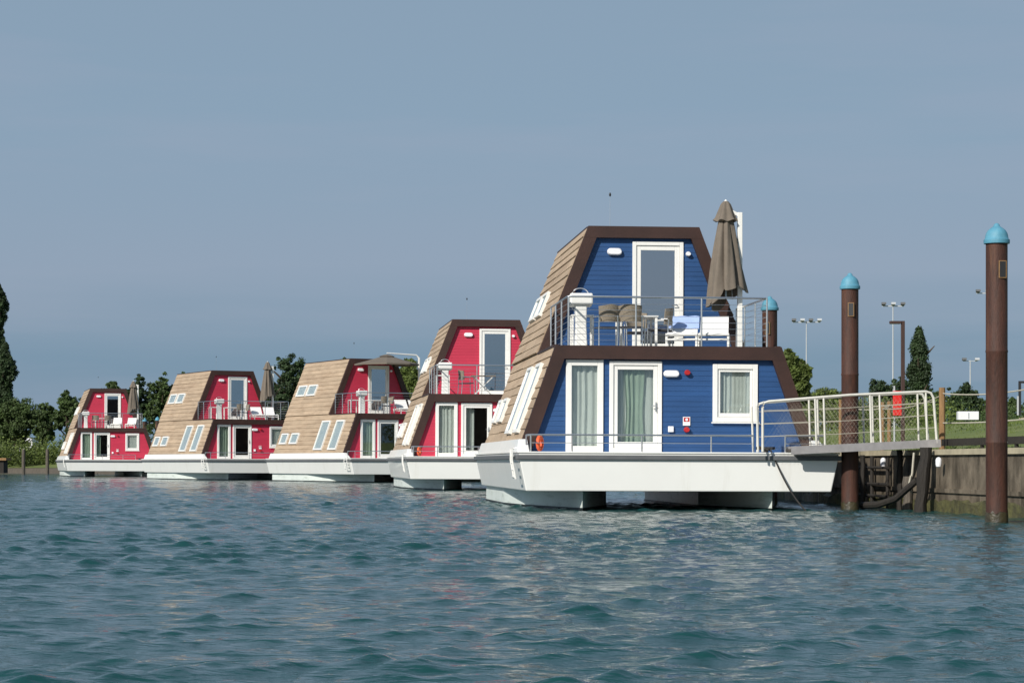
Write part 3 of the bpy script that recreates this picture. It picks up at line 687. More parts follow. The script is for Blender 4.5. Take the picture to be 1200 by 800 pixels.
# closed cantilever parasol: mast at origin, canopy hanging beside it
def make_parasol():
    r = empty('closed_parasol'); 
    MB().box(-.3, .3, -.3, .3, 0, .05).build('base', 'white', r, bevel=.01)
    m = MB(); m.loft([[(sx_ * .052, sy_ * .05, z) for sx_, sy_ in ((-1, -1), (1, -1), (1, 1), (-1, 1))] for z in (.05, 3.12)]); m.build('mast', 'white', r, bevel=.01)
    m = MB(); m.bar((0, 0, 3.05), (-.31, 0, 3.20), .06, .07); m.build('arm', 'white', r)
    cx = -.31; n = 72; folds = 6
    prof = [(3.36, .05), (3.30, .10), (3.0, .215), (2.93, .26)]
    m = MB(); rings = []
    for z, rad in prof:
        rings.append([(cx + rad * (1 + .12 * cos(t * folds)) * cos(t), rad * (1 + .12 * cos(t * folds)) * .85 * sin(t), z + (.02 * cos(t * folds) if z < 3 else 0)) for t in [2 * pi * k / n for k in range(n)]])
    m.loft(rings, cap=True); cap_ = m
    m2 = MB(); rings = []
    K = 14
    for i in range(K + 1):
        u = i / K; z = 2.98 - 1.62 * u; rad = .17 + .31 * u ** .95
        row = []
        for k in range(n):
            t = 2 * pi * k / n; fo = abs(sin(t * folds / 2)) ** .6; 
            rr = rad * (.60 + .34 * fo + .09 * sin(t * 3 + 1 + 1.3 * u) * u + .05 * sin(t * 11 + 5 * u))
            zz = z + (u ** 3) * (.22 * sin(t + 2.4) - .16 * fo + .06 * sin(3 * t))
            row.append((cx + rr * cos(t + .25 * u), rr * .9 * sin(t + .25 * u), zz))
        rings.append(row)
    m2.loft(rings, cap=False); cn = m2.build('canopy', 'canopy', r, smooth=True)
    cap_.build('canopy_cap', 'canopy', cn, smooth=True)
    ti = MB(); ti.lathe([(.03, 0), (.035, .03), (.01, .06)], (cx, 0, 3.34), 8); ti.build('finial', 'white', cn)
    for q in range(6):
        t = q * pi / 3 + .3; b_ = MB(); b_.tube([(cx + .06 * cos(t), .06 * sin(t), 2.9), (cx + .16 * cos(t), .14 * sin(t), 1.22 + .05 * (q % 3))], .012, 5); b_.build('rib', 'steel', r)
    m = MB(); m.tube([(cx, 0, 1.3), (cx, 0, 3.34)], .022); m.build('centre_pole', 'steel', r)
    return r
p0 = make_parasol()
for i, (k, x, y, l) in enumerate(((5, 2.02, 2.85, 'closed taupe parasol with a white mast on the blue balcony'), (2, 1.98, 2.4, 'closed parasol with a white mast on the second boat from the left'), (1, 1.98, 2.4, 'closed parasol with a white mast on the farthest boat'))):
    c = p0 if i == 0 else copy_tree(p0); c.location = on(k, x, y, DK); c.rotation_euler = (0, 0, BO[k][1]); tag(c, l, 'parasol', 'closed parasols on the balconies')
# open parasol on boat 3
op = empty('open_parasol', on(3, 2.0, 2.4, DK), BO[3][1]); tag(op, 'open taupe parasol spread above the crimson balcony on a white mast', 'parasol')
MB().box(-.3, .25, -.3, .3, 0, .05).build('base', 'white', op)
m = MB(); m.tube([(0, 0, .05), (0, 0, 2.9), (-.15, 0, 3.05), (-1.75, 0, 3.12)], [.06, .06, .04, .03]); m.build('mast', 'white', op, smooth=True)
m = MB(); cx = -1.75; cor = [(1.62 * cos(pi / 8 + k * pi / 4), 1.62 * sin(pi / 8 + k * pi / 4)) for k in range(8)]
def oring(f, z): return [(cx + a * f, b * f, z) for a, b in cor]
m.loft([oring(1, 2.50), oring(1.0, 2.57), oring(.6, 2.74), oring(.22, 2.92), oring(.21, 2.94), oring(.02, 2.98)], cap=False)
cn = m.build('canopy', 'canopy', op)
m = MB(); m.loft([oring(.26, 2.95), oring(.1, 3.03), oring(.01, 3.06)], cap=True); m.build('vent_cap', 'canopy', cn)
for k in range(8):
    m = MB(); m.tube([(cx, 0, 2.95), (cx + cor[k][0] * .98, cor[k][1] * .98, 2.53)], .012, 5); m.build('rib', 'steel', op)

# life buoys on the bow decks
def make_buoy():
    m = MB(); rings = []
    for a in range(24):
        t = 2 * pi * a / 24; rings.append([((.125 + .042 * cos(p)) * cos(t), .042 * sin(p), .167 + (.125 + .042 * cos(p)) * sin(t)) for p in [2 * pi * q / 10 for q in range(10)]])
    rings.append(rings[0]); m.loft(rings, cap=False); return m.build('life_buoy', 'orange', smooth=True)
b0 = make_buoy()
for i, (k, l) in enumerate(((5, 'orange life buoy at the bow corner of the blue boat'), (4, 'orange life buoy at the bow corner of the crimson boat behind the blue one'))):
    c = b0 if i == 0 else b0.copy()
    if i: COL.objects.link(c)
    c.location = on(k, -2.74, -.9, 1.17); c.rotation_euler = (0, 0, BO[k][1] + radians(66)); tag(c, l, 'life buoy', 'orange life buoys on bow decks')

# ------------------------------------------------------------------ mooring piles
def make_pile(top):
    r = empty('mooring_pile'); R = .172; m = MB(); prof = [(R, -1.5)]
    z = -.2
    while z < top - .6: prof += [(R, z), (R + .006, z + .015), (R + .006, z + .035), (R, z + .05)]; z += 1.45
    prof += [(R, top)]; m.lathe(prof, n=28); m.build('shaft', 'rust', r, smooth=True)
    c = MB(); c.lathe([(R + .032, top - .03), (R + .036, top), (R + .034, top + .03), (R + .014, top + .05), (R + .006, top + .10), (R - .006, top + .14), (R - .03, top + .18), (R - .065, top + .21), (.075, top + .232), (.055, top + .245), (.045, top + .275), (.025, top + .292), (.002, top + .298)], n=28)
    c.build('cap', 'cap', r, smooth=True)
    w_ = MB(); g_ = random.Random(4); rr = []  # darker collar with an uneven top edge round the pile foot
    for z in (-1.2, .10, .16):
        rr.append([((R + .009 - (.006 if z > .12 else 0)) * cos(2 * pi * k / 28), (R + .009 - (.006 if z > .12 else 0)) * sin(2 * pi * k / 28), z + (g_.uniform(-.03, .05) if z > 0 else 0)) for k in range(28)])
    w_.loft(rr); w_.build('foot_collar', 'pile_foot', r, smooth=True)
    q = MB(); q.box(-.022, .102, -R - .014, -R + .05, top - .588, top - .312); f = q.build('hole_plate', 'wood', r)
    q = MB(); q.box(-.008, .088, -R - .018, -R - .0145, top - .575, top - .325); q.build('hole', 'dark', f)
    return r
pl0 = make_pile(4.47)
PIL = [(1168, 37.0, 'rusty pile with turquoise cap, nearest the camera at the right edge of the quay'), (996, 46.7, 'rusty pile with turquoise cap beside the gangway and the blue boat bow'),
       (902, 53.2, 'rusty pile rising behind the blue boat balcony'), (169.5, 196, 'rusty pile just right of the farthest boat, left one of the far pair'),
       (184.5, 192, 'rusty pile just right of the farthest boat, right one of the far pair'), (308, 160, 'rusty pile behind the balcony of the second boat from the left')]
for i, (px, Y, l) in enumerate(PIL):
    c = pl0 if i == 0 else copy_tree(pl0); c.location = (WX(px, Y), Y, random.uniform(-.03, .03) if i > 2 else 0); c.rotation_euler = (0, 0, .1 - i * .35); tag(c, l, 'mooring pile', 'rusty steel mooring piles')

# ------------------------------------------------------------------ gangway
gw = empty('gangway', (0, 0, 0)); tag(gw, 'pale metal gangway with rounded handrails from the blue boat to the quay', 'gangway')
gx0, gx1 = WX(925, 46.6), WX(1096, 46.6); gz0, gz1 = 1.20, 1.345
def gz(x): return gz0 + (gz1 - gz0) * (x - gx0) / (gx1 - gx0)
gy0, gy1 = 46.15, 47.05
m = MB(); m.loft([[(x, gy0, gz(x) - .02), (x, gy1, gz(x) - .02), (x, gy1, gz(x) + .03), (x, gy0, gz(x) + .03)] for x in (gx0, gx1)]); m.build('walkway', 'greywood', gw)
for yy in (gy0 - .03, gy1 + .03):
    m = MB(); m.bar((gx0 - .02, yy, gz(gx0) - .005), (gx1 + .02, yy, gz(gx1) - .005), .05, .16); m.build('side_beam', 'greysteel', gw)
    x0, x1 = WX(892, 46.4), WX(1095, 46.4) ; hz = 1.02
    pts = [(x0, yy, 1.17), (x0, yy, 1.15 + hz - .12), (x0 + .03, yy, 1.15 + hz - .03), (x0 + .12, yy, 1.15 + hz)]
    xe = x1; ze = gz1 + hz
    pts += [((x0 + xe) / 2, yy, (1.17 + hz + ze) / 2 + .02), (xe - .22, yy, ze), (xe - .12, yy, ze - .03), (xe - .07, yy, ze - .12), (xe, yy, gz1)]
    m = MB(); m.tube(pts, .027); m.build('handrail', 'galv', gw, smooth=True)
    for px in (885, 953, 963, 1017, 1028, 1082):
        x = WX(px, 46.4); zt = 1.16 + hz + (x - x0) / (xe - x0) * (ze - 1.16 - hz)
        zb = 1.17 if x < gx0 else gz(x)
        m = MB(); m.tube([(x + .03, yy, zb), (x, yy, zt - (.09 if px == 885 else 0))], .021); m.build('post', 'galv', gw, smooth=True)
    m = MB()
    for f in (.3, .55, .8): m.tube([(x0, yy, 1.17 + hz * f), ((x0 + xe) / 2, yy, (1.17 + gz1) / 2 + hz * f - .03), (xe - .02, yy, gz1 + hz * f)], .006, 5)
    # fine netting: diagonal cords
    nx = 46
    for i in range(nx):
        for sgn in (-1, 1):
            xa = x0 + (xe - x0) * i / nx; xb = xa + sgn * .62
            if not (x0 < xb < xe): continue
            m.tube([(xa, yy, 1.19 + (gz1 - 1.17) * i / nx), (xb, yy, 1.15 + hz * .93 + (gz1 - 1.17) * i / nx)], .0009, 3)
    m.build('netting', 'paler', gw)

# mooring line and dark coil
m = MB(); a = Vector(on(5, 1.85, -HF + .05, 1.2)); b = Vector((a.x + .75, a.y - .35, -.1)); pts = []
for i in range(15):
    u = i / 14; p = a.lerp(b, u); p.z -= .16 * sin(pi * u) ; pts.append(p)
pts = [Vector(on(5, 1.62, -HF + .2, 1.29))] + pts
m.tube(pts, .017, 6); tag(m.build('mooring_line', 'rope', smooth=True), 'dark mooring line hanging from the blue boat bow into the water', 'rope')

# quay side timbers, fenders
def slab_post(name, mt, px0, px1, pyt, off, lab, cat, lean=0, zb=-.5, grp=None, wd=.22):
    pc = (px0 + px1) / 2
    # find y on the quay line in front of pixel
    Y = 45.
    for _ in range(30): Y = (shore_at(Y) - off) * F / (pc - 600)
    x = shore_at(Y) - off; hw = (px1 - px0) / 2 * Y / F; z1 = WZ(pyt, Y)
    m = MB(); rings = []
    for i in range(9):
        u = i / 8; z = zb + (z1 - zb) * u; k = hw * (1 + .10 * sin(i * 1.7 + pc)); dx = lean * (1 - u) + .012 * sin(i * 2.2 + pc)
        rings.append([(x + dx + k * cos(t), Y + k * 1.05 * sin(t), z) for t in [2 * pi * q / 9 for q in range(9)]])
    m.loft(rings); tag(m.build(name, mt, smooth=True), lab, cat, grp); return x, Y
slab_post('fender_post', 'timber', 1051, 1058, 527, .25, 'thin black timber fender under the gangway', 'fender post', 0)
slab_post('fender_post', 'timber', 1078, 1093, 524, .22, 'thick leaning black timber fender under the gangway end', 'fender post', -.16)
slab_post('timber_stump', 'greywood', 1058, 1070, 558, .35, 'weathered grey timber stump in front of the quay wall', 'timber stump', 0)
slab_post('fender_post', 'timber', 1008, 1014, 533, .25, 'black timber fender just right of the middle pile', 'fender post', 0)
Yf = 46.9; xq = shore_at(Yf)
m = MB(); P_ = [(WX(1071, 45.5), 45.5, 1.15), (WX(1069, 45.5), 45.5, .75), (WX(1066, 45.5), 45.5, .5), (WX(1070, 45.5), 45.5, .34), (WX(1064, 45.5), 45.5, .45), (WX(1067, 45.5), 45.45, .7)]
m.tube(P_, .022, 6); tag(m.build('fender_rope', 'paler', smooth=True), 'pale rope hanging in a loop under the gangway', 'rope')
m = MB(); m.tube([(WX(1075, 45.2), 45.2, .62), (WX(1050, 45.6), 45.6, .25), (WX(1030, 46.2), 46.2, .12), (WX(1010, 47), 47, .09)], .07, 8)
tag(m.build('floating_boom', 'timber', smooth=True), 'dark curved timber boom sagging along the foot of the quay', 'boom')
for px, l in ((1035, 'small white fender hanging under the middle of the gangway'), (1100, 'small white fender hanging from the quay edge at the gangway end')):
    Y = 45.
    for _ in range(30): Y = (shore_at(Y) - .15) * F / (px - 600)
    m = MB(); m.lathe([(.02, -.02), (.05, 0), (.06, .04), (.06, .13), (.045, .16), (.015, .18)], (shore_at(Y) - .15, Y, .88), 12)
    tag(m.build('boat_fender', 'lampwhite', smooth=True), l, 'fender')

# ladder rails on wall (rusty horizontal pipes)
m = MB(); ya, yb2 = 48.5, 52.5
for z in (.85, .5, .25): m.tube([(shore_at(ya) - .12, ya, z), (shore_at(yb2) - .12, yb2, z)], .035, 6)
for y in (48.6, 50, 51.6): m.tube([(shore_at(y) - .10, y, -.3), (shore_at(y) - .10, y, 1.1)], .045, 6)
tag(m.build('guard_frame', 'timber', smooth=True), 'dark pipe frame bolted on the shaded quay wall behind the middle pile', 'pipe frame')

# ------------------------------------------------------------------ quay top: steel kerb, fence, lawn things
m = MB()
ys = [20, 30, 39.5, 47.0]
for a, b in zip(ys[:-1], ys[1:]):
    m.bar((shore_at(a) + .62, a, 1.36), (shore_at(b) + .62, b, 1.36), .05, .14)
k_ = 20
while k_ < 46: m.box(shore_at(k_) + .60, shore_at(k_) + .66, k_ - .04, k_ + .04, 1.2, 1.32); k_ += 2.2
tag(m.build('kerb_beam', 'timber'), 'low dark beam on short stubs along the quay top', 'kerb beam')

def fence():
    posts = []
    g = empty('post_fence', (0, 0, 0)); tag(g, 'rustic timber post fence with sagging ropes along the quay top', 'fence')
    for px, Y, top, wd in ((1104, 47.2, 454, .13), (1034, 53, 471, .10), (1042, 58, 470, .10), (985, 60, 468, .10), (1240, 42, 440, .12)):
        x = WX(px, Y); zt = WZ(top, Y)
        m = MB(); m.loft([[(x + wd / 2 * cos(t) * (1 + .05 * sin(z * 9)), Y + wd / 2 * sin(t), z) for t in [2 * pi * k / 8 + .4 for k in range(8)]] for z in (1.1, 1.6, 2.0, zt - .03, zt)])
        m.build('post', 'wood', g, smooth=True); posts.append((x, Y, zt))
    def rope(a, b, dz, sag, nm='rope_rail'):
        m = MB(); A = Vector((a[0], a[1], a[2] - dz)); B = Vector((b[0], b[1], b[2] - dz)); pts = []
        for i in range(13): u = i / 12; p = A.lerp(B, u); p.z -= sag * 4 * u * (1 - u); pts.append(p)
        m.tube(pts, .014, 5); m.build(nm, 'paler', g)
    rope(posts[0], posts[4], .12, .1); rope(posts[0], posts[1], .15, .1); rope(posts[1], posts[2], .12, .05); rope(posts[2], posts[3], .12, .12)
    rope(posts[0], posts[4], .72, .04)
fence()
def ground_z(x, y):
    sxx = shore_at(y); o = x - sxx; offs = [0.38, 1.2, 3.2, 5.4, 7.4, 9, 14, 40, 120]; prof = [0.0, 0.05, .38, .75, .93, .97, 1.0, 1.1, 1.3]
    return 1.2 + float(np.interp(o, offs, prof))
# path kerb line on the bank top
m = MB(); 
for a, b in ((18, 30), (30, 40), (40, 52), (52, 66)):
    m.bar((shore_at(a) + 7.9, a, 2.19), (shore_at(b) + 7.9, b, 2.19), .14, .08)
tag(m.build('path_edging', 'coping'), 'pale kerb line along the top of the lawn', kind='structure')

# brown street lamp with square arm
Y = 58; x = WX(1058, Y); zt = WZ(376, Y); r = empty('street_lamp', (x, Y, ground_z(x, Y))); tag(r, 'dark brown square street lamp with a short arm above the lawn', 'street lamp')
h = zt - ground_z(x, Y)
m = MB(); m.box(-.045, .045, -.045, .045, 0, h); m.build('post', 'cor', r, bevel=.008)
m = MB(); m.box(-.33, -.046, -.07, .07, h - .07, h - .002); m.build('lamp_head', 'cor', r, bevel=.008)
m = MB(); m.box(-.31, -.08, -.05, .05, h - .078, h - .071); m.build('lens', 'lampwhite', r)
# red cabinet on a pale post
Y = 56; x = WX(1051, Y); gzv = ground_z(x, Y); r = empty('life_ring_cabinet', (x, Y, gzv)); tag(r, 'tall narrow red cabinet on a pale post behind the gangway', 'cabinet')
m = MB(); m.tube([(-.06, 0, 0), (-.06, 0, WZ(452, Y) - gzv)], .022); m.build('post', 'mast', r)
m = MB(); m.box(-.105, .105, -.09, -.03, WZ(487, Y) - gzv, WZ(458, Y) - gzv); m.build('cabinet_box', 'banner', r, bevel=.015)
# white box on the lawn
Y = 66; x = WX(1134, Y); r = empty('planter_box', (x, Y, 2.17)); tag(r, 'low white box standing on the lawn top', 'planter box')
m = MB(); m.box(-.29, .29, -.15, .15, 0.0, WZ(482, Y) - 2.17); m.build('box_body', 'lampwhite', r, bevel=.01); 
m = MB(); m.box(-.01, .01, -.158, -.152, 0.03, .2); m.build('seam', 'steel', r)
# black portal frame at right edge
Y = 60; r = empty('goal_frame', (WX(1195, Y), Y, 2.18)); tag(r, 'black metal portal frame at the right edge of the lawn', 'metal frame')
hh = WZ(449, Y) - 2.18
for xx in (0, 2.0): MB().box(xx - .03, xx + .03, -.03, .03, 0, hh).build('upright', 'dark', r)
MB().box(-.03, 2.03, -.03, .03, hh + .001, hh + .06).build('crossbar', 'dark', r)
MB().box(-.07, -.031, -.02, .02, 0, hh * .6).build('brace', 'mast', r)

# floodlight masts
def floodmast(px, pyt, Y, n, lab, rad=.055):
    x = WX(px, Y); h = WZ(pyt, Y) - 2.3; r = empty('floodlight_mast', (x, Y, 2.3)); tag(r, lab, 'floodlight mast', 'floodlight masts beyond the lawn')
    m = MB(); m.tube([(0, 0, 0), (0, 0, h)], [rad * 1.3, rad * .7], 10); m.build('mast', 'mast', r, smooth=True)
    wd = .55 * n * Y / 200; m = MB(); m.bar((-wd / 2 - .1, 0, h - .1), (wd / 2 + .1, 0, h - .1), .08, .08); m.build('crossarm', 'mast', r)
    for i in range(n):
        xx = -wd / 2 + wd * i / max(1, n - 1); s = Y / 200
        m = MB(); m.loft([[(xx - .19 * s, -.35 * s, h + .02), (xx + .19 * s, -.35 * s, h + .02), (xx + .19 * s, -.30 * s, h + .20 * s), (xx - .19 * s, -.30 * s, h + .20 * s)], [(xx - .15 * s, .1, h - .05), (xx + .15 * s, .1, h - .05), (xx + .15 * s, .12, h + .2 * s), (xx - .15 * s, .12, h + .2 * s)]])
        m.build('floodlight', 'mast' if i % 2 else 'rub', r)
floodmast(945, 376, 190, 4, 'pale floodlight mast with a row of lamps, left of the middle pile')
floodmast(1046.5, 357, 170, 3, 'tallest pale floodlight mast behind the brown street lamp')
floodmast(1157, 342, 175, 3, 'floodlight mast mostly hidden behind the nearest pile')
floodmast(1137, 422, 300, 2, 'small distant floodlight mast left of the nearest pile', .1)

# ------------------------------------------------------------------ trees
def crown_mesh(name, mt, h, rx, ry, zc0, shape, n_cl, leaves, ls, seed):
    g = np.random.default_rng(seed); V = []; Fc = []; T = []
    cl = []
    lobes = []
    if shape == 'round':
        for k in range(11):
            a = g.uniform(0, 2 * pi); e_ = g.uniform(-.5, .85); q = g.uniform(.35, .72) * math.sqrt(1 - min(.9, e_ * e_)); zr = (h - zc0) / 2
            lobes.append((rx * q * cos(a), ry * q * sin(a), zc0 + zr + zr * e_ * .74, g.uniform(.30, .52) * rx, g.uniform(.20, .40) * zr))
        lobes.append((g.uniform(-.2, .2) * rx, 0, h - .34 * (h - zc0) / 2, .36 * rx, .34 * (h - zc0) / 2))
    while len(cl) < n_cl:
        if lobes:
            lx, ly, lz, lr, lh = lobes[len(cl) % len(lobes)]; v_ = g.normal(size=3); v_ /= np.linalg.norm(v_); v_ *= g.uniform(0, 1) ** .4
            cl.append((lx + v_[0] * lr, ly + v_[1] * lr, max(zc0 * .5, lz + v_[2] * lh), .7 + .3 * g.uniform())); continue
        u = g.uniform(0, 1); 
        if shape == 'cone': wdt = (1 - u) ** .75 * min(1, u * 7 + .45) * (.82 + .25 * sin(u * 17 + seed) * sin(u * 9))
        elif shape == 'poplar': wdt = min(1, (1 - u) ** .6 * (u * 3 + .35)) * (.8 + .3 * sin(u * 19 + seed))
        else: wdt = math.sqrt(max(0, 1 - (2 * u - 1) ** 2 * (1 if u > .5 else .55)))
        a = g.uniform(0, 2 * pi); q = g.uniform(0, 1) ** .5
        cl.append((rx * wdt * q * cos(a), ry * wdt * q * sin(a), zc0 + (h - zc0) * u, wdt))
    cs = .15 if shape == 'round' else .24
    cl = np.array(cl); n = len(cl); wd = cl[:, 3]
    tone = np.repeat(g.uniform(.7, 1.3, n), leaves) * g.uniform(.8, 1.2, n * leaves)
    Rr = np.repeat(cs * min(rx, (h - zc0) / 2) * g.uniform(.6, 1.2, n) * (.6 + .4 * wd), leaves)[:, None]
    d = g.normal(size=(n * leaves, 3)); d /= np.linalg.norm(d, axis=1)[:, None]; d *= Rr * g.uniform(.3, 1.15, (n * leaves, 1)); d[:, 2] *= .8 if shape == 'round' else 1.25
    nr = d + g.normal(size=d.shape) * Rr * .55 + np.array([0, 0, 1]) * Rr * .35; nr /= np.linalg.norm(nr, axis=1)[:, None]
    A_ = np.cross(nr, g.normal(size=d.shape)); A_ /= np.linalg.norm(A_, axis=1)[:, None]; B_ = np.cross(nr, A_)
    sz = ls * g.uniform(.6, 1.35, (n * leaves, 1)); P = np.repeat(cl[:, :3], leaves, 0) + d
    V = np.stack([P - A_ * sz, P + B_ * sz * .6, P + A_ * sz, P - B_ * sz * .6], 1).reshape(-1, 3).tolist()
    Fc = np.arange(n * leaves * 4).reshape(-1, 4).tolist(); T = tone
    me = bpy.data.meshes.new(name); me.from_pydata(V, [], Fc)
    at = me.color_attributes.new('tone', 'FLOAT_COLOR', 'CORNER'); arr = np.ones((len(me.loops), 4), np.float32); arr[:, :3] = np.repeat(np.array(T), 4)[:, None]
    at.data.foreach_set('color', arr.ravel()); me.materials.append(M[mt]); return me
def tree(name, px, w_px, top, Y, mt, shape, lab, grp, base=2.2, low=.1, cat='tree', dens=1.0, seed=None):
    x = WX(px, Y); h = WZ(top, Y) - base; rx = w_px / 2 * Y / F
    r = empty(name, (x, Y, base)); tag(r, lab, cat, grp)
    ls = max(.05, 1.35 * Y / F) if Y > 100 else .09 + Y * .0006
    ncl = int(dens * (190 + 60 * h / max(rx, .5) * .5)); sd = seed or int(px * 7 + Y)
    me = crown_mesh('crown', mt, h, rx, rx * .9, h * low, shape, ncl, 66, ls, sd)
    c = bpy.data.objects.new('crown', me); COL.objects.link(c); c.parent = r
    m = MB(); rt = max(.04, .035 * h); g = random.Random(sd)
    m.tube([(0, 0, -.2), (g.uniform(-.03, .03) * h, 0, h * .35), (g.uniform(-.05, .05) * h, 0, h * .8)], [rt, rt * .75, rt * .2], 8)
    for k in range(5):
        a = g.uniform(0, 6.28); z0 = h * (.2 + .12 * k); m.tube([(0, 0, z0), (rx * .35 * cos(a), rx * .35 * sin(a), z0 + h * .1), (rx * .65 * cos(a), rx * .65 * sin(a), z0 + h * .17)], [rt * .45, rt * .3, rt * .12], 5)
    m.build('trunk', 'bark', r, smooth=True)
    return r
GL = 'trees behind the row of houseboats'; GR = 'trees beyond the lawn'
tree('poplar_tree', -3, 25, 332, 232, 'leaf_dark', 'poplar', 'tall dark poplar at the left edge', GL, 1.0, .05, dens=1.5)
tree('poplar_tree', 6, 26, 402, 228, 'leaf_dark', 'poplar', 'shorter dark poplar just right of the tall one', GL, 1.0, .05, dens=1.2)
tree('broadleaf_tree', 20, 64, 462, 226, 'leaf_mid', 'round', 'wide green tree below the poplars at the left edge', GL, 1.0, .05, dens=1.3)
tree('broadleaf_tree', 52, 34, 472, 224, 'leaf_mid', 'round', 'small green tree between the poplars and the farthest boat', GL, 1.0, .05)
tree('broadleaf_tree', 80, 44, 458, 215, 'leaf_mid', 'round', 'dark green tree just left of the farthest boat', GL, 1.0, .05)
tree('broadleaf_tree', 100, 40, 462, 235, 'leaf_dark', 'round', 'dark tree directly behind the farthest boat roof, left side', GL, 1.5, .05)
tree('broadleaf_tree', 131, 42, 441, 238, 'leaf_mid', 'round', 'rounded tree rising above the farthest boat roof', GL, 1.5, .08)
tree('broadleaf_tree', 161, 40, 439, 226, 'leaf_dark', 'round', 'dark tree above the closed parasol of the farthest boat', GL, 1.5, .08)
tree('broadleaf_tree', 190, 42, 437, 222, 'leaf_mid', 'round', 'green tree touching the left roof edge of the second boat from left', GL, 1.5, .05)
tree('broadleaf_tree', 219, 34, 435, 240, 'leaf_dark', 'round', 'dark treetop just above the roof of the second boat from left', GL, 1.5, .08)
tree('broadleaf_tree', 337, 68, 413, 180, 'leaf_dark', 'round', 'tall dark tree behind the closed parasol, between the second and third boats', GL, 1.5, .06, dens=1.4)
tree('broadleaf_tree', 318, 34, 440, 176, 'leaf_dark', 'round', 'lower dark tree right of the second boat roof', GL, 1.5, .05)
tree('broadleaf_tree', 402, 24, 419, 190, 'leaf_mid', 'round', 'treetop just peeping over the third boat roof', GL, 1.5, .3)
tree('broadleaf_tree', 484, 54, 418, 170, 'leaf_light', 'round', 'light green tree between the open parasol and the boat behind the blue one', GL, 1.5, .06, dens=1.3)
tree('broadleaf_tree', 926, 46, 411, 90, 'leaf_light', 'round', 'sunlit green tree just right of the blue boat roof', GR, 2.2, .1, dens=1.3)
tree('broadleaf_tree', 965, 60, 453, 110, 'leaf_light', 'round', 'low bushy tree between the blue boat and the middle pile', GR, 2.2, .0)
tree('broadleaf_tree', 1028, 58, 443, 140, 'leaf_dark', 'round', 'dark low tree just right of the middle pile', GR, 2.2, .0)
tree('cypress_tree', 1077, 56, 386, 120, 'leaf_dark', 'cone', 'upright dark pointed tree right of the brown street lamp', GR, 2.2, .0, dens=2.0)
tree('broadleaf_tree', 1060, 40, 440, 150, 'leaf_dark', 'round', 'dark tree at the left foot of the pointed one', GR, 2.2, .0)
tree('broadleaf_tree', 1096, 40, 456, 152, 'leaf_mid', 'round', 'bushy tree at the right foot of the pointed one', GR, 2.2, .0)
tree('broadleaf_tree', 1131, 52, 448, 135, 'leaf_dark', 'round', 'dark rounded tree behind the white box on the lawn', GR, 2.2, .0)
tree('broadleaf_tree', 1157, 40, 461, 140, 'leaf_mid', 'round', 'green tree directly behind the nearest pile', GR, 2.2, .0)
tree('broadleaf_tree', 992, 40, 462, 120, 'leaf_mid', 'round', 'green tree directly behind the middle pile', GR, 2.2, .0)
tree('broadleaf_tree', 1185, 44, 466, 146, 'leaf_mid', 'round', 'small green tree left of the black frame at the right edge', GR, 2.2, .0)
tree('broadleaf_tree', 1215, 50, 466, 150, 'leaf_mid', 'round', 'green tree at the far right edge behind the black frame', GR, 2.2, .0)
def bushes(name, x0, x1, y0p, y1p, Y0, Y1, n, mt, lab, seed, base=2.1):
    g = np.random.default_rng(seed); V = []; Fc = []; T = []
    for i in range(n):
        px = g.uniform(x0, x1); Y = g.uniform(Y0, Y1); x = WX(px, Y); zt = WZ(g.uniform(y0p, y1p), Y); tone = g.uniform(.6, 1.4); rr = (zt - base) * .55
        for q in range(150):
            d = g.normal(size=3); d /= np.linalg.norm(d); p = np.array([x, Y, base + (zt - base) * .45]) + d * np.array([rr * 1.4, rr, (zt - base) * .55]) * g.uniform(.5, 1.05)
            a_ = g.normal(size=3); a_ /= np.linalg.norm(a_); b_ = np.cross(a_, g.normal(size=3)); b_ /= np.linalg.norm(b_); s_ = max(.07, 1.5 * Y / F) * g.uniform(.6, 1.3); o = len(V)
            V += [tuple(p - a_ * s_), tuple(p + b_ * s_ * .6), tuple(p + a_ * s_), tuple(p - b_ * s_ * .6)]; Fc.append((o, o + 1, o + 2, o + 3)); T.append(tone * g.uniform(.8, 1.2))
    me = bpy.data.meshes.new(name); me.from_pydata(V, [], Fc); at = me.color_attributes.new('tone', 'FLOAT_COLOR', 'CORNER')
    arr = np.ones((len(me.loops), 4), np.float32); arr[:, :3] = np.repeat(np.array(T), 4)[:, None]; at.data.foreach_set('color', arr.ravel()); me.materials.append(M[mt])
    o = bpy.data.objects.new(name, me); COL.objects.link(o); tag(o, lab, 'undergrowth', kind='stuff')
bushes('bank_scrub', -60, 125, 507, 541, 209.5, 220, 170, 'leaf_light', 'light green scrub on the bank at the left', 5, .6)
bushes('hedge', 880, 1110, 458, 474, 96, 104, 80, 'leaf_light', 'yellow green hedge behind the gangway', 6, 2.0)
bushes('far_hedge', 1090, 1260, 464, 478, 120, 128, 40, 'leaf_mid', 'green hedge along the top of the lawn', 8, 2.1)
bushes('dark_scrub', 90, 520, 480, 505, 190, 205, 90, 'leaf_dark', 'dark undergrowth behind the crimson boats', 9, 1.4)
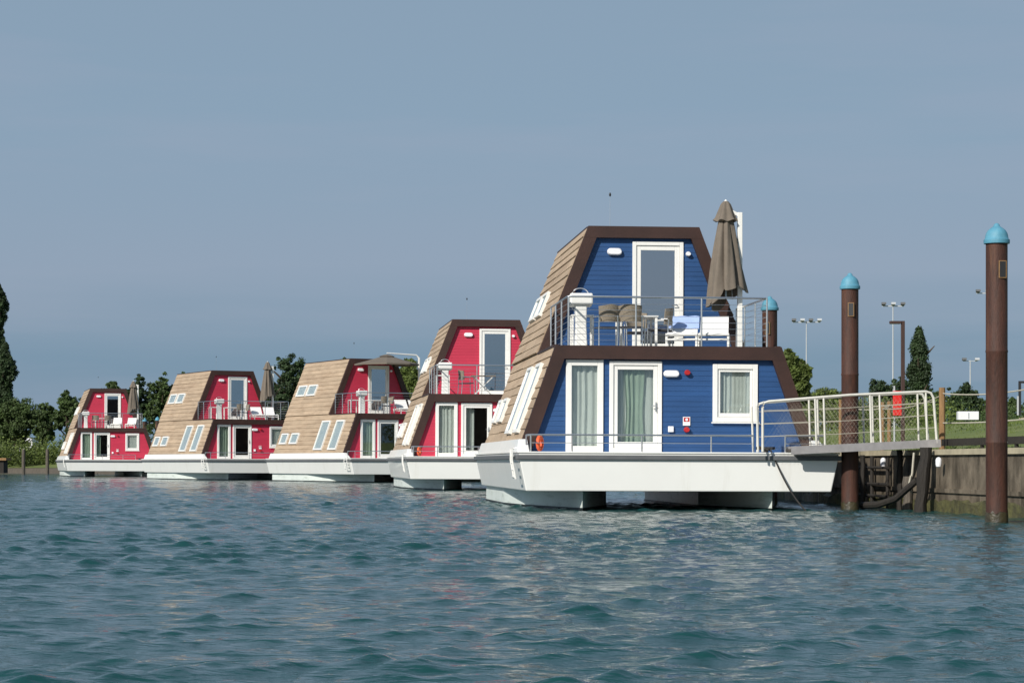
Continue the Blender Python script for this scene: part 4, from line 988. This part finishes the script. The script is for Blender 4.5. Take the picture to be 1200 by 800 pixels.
# grass tufts on the bank
def tufts():
    g = np.random.default_rng(11); V = []; Fc = []; T = []
    for i in range(3000):
        y = g.uniform(34, 90); o_ = g.uniform(.7, 7.5) ; x = shore_at(y) + o_; z = ground_z(x, y)
        hgt = g.uniform(.03, .08) * (2.0 if g.uniform() < .05 else 1); a = g.uniform(0, pi); tn = g.uniform(.7, 1.5)
        for q in range(3):
            dx, dy = g.normal(0, .05, 2); k = len(V); w_ = .012
            V += [(x + dx - w_, y + dy, z - .02), (x + dx + w_, y + dy, z - .02), (x + dx + g.normal(0, .04), y + dy + g.normal(0, .04), z + hgt)]; Fc.append((k, k + 1, k + 2)); T.append(tn)
    me = bpy.data.meshes.new('grass_tufts'); me.from_pydata(V, [], Fc); at = me.color_attributes.new('tone', 'FLOAT_COLOR', 'CORNER')
    arr = np.ones((len(me.loops), 4), np.float32); arr[:, :3] = np.repeat(np.array(T), 3)[:, None]; at.data.foreach_set('color', arr.ravel()); me.materials.append(M['leaf_light'])
    o = bpy.data.objects.new('grass_tufts', me); COL.objects.link(o); tag(o, 'grass blades over the quay lawn', 'grass', kind='stuff')
tufts()

# left bank: two timber posts, jetty end, dinghy
for px, l in ((27.5, 'pale timber post in the water, left one of two before the left bank'), (55.5, 'pale timber post in the water, right one of two, nearer the farthest boat')):
    Y = 196; m = MB(); m.lathe([(.15, -1), (.155, .5), (.14, 1.9), (.13, 2.05), (.05, 2.12)], (WX(px, Y), Y, 0), 12)
    tag(m.build('bank_post', 'greywood', smooth=True), l, 'timber post', 'timber posts before the left bank')
r = empty('wooden_jetty', (WX(9, 190), 190, 0)); tag(r, 'end of a wooden jetty at the left edge', 'jetty')
MB().box(-6, 0, -.6, 1.4, 1.15, 1.35).build('deck', 'wood', r); 
m = MB(); m.box(-6, -.25, -.4, 1.2, .1, 1.148); m.build('crib', 'timber', r)
vn = empty('camper_van', (WX(27, 238), 238, 1.35)); tag(vn, 'white van mostly hidden behind the scrub below the poplars', 'van')
m = MB(); m.loft([[(-1, y, .35), (1, y, .35), (1, y, zt - .3), (.85, y, zt), (-.85, y, zt), (-1, y, zt - .3)] for y, zt in ((-.0, 1.9), (.2, 2.2), (3.4, 2.2), (4.0, 1.5), (4.8, 1.2))]); m.build('body', 'lampwhite', vn, bevel=.05)
MB().box(-.8, .8, -.03, .0, 1.3, 1.75).build('rear_window', 'dark', vn)
for sx_ in (-.9, .9):
    for yy in (.8, 3.9):
        m = MB(); m.tube([(sx_ - .1, yy, .35), (sx_ + .1, yy, .35)], .35, 14); m.build('wheel', 'dark', vn)
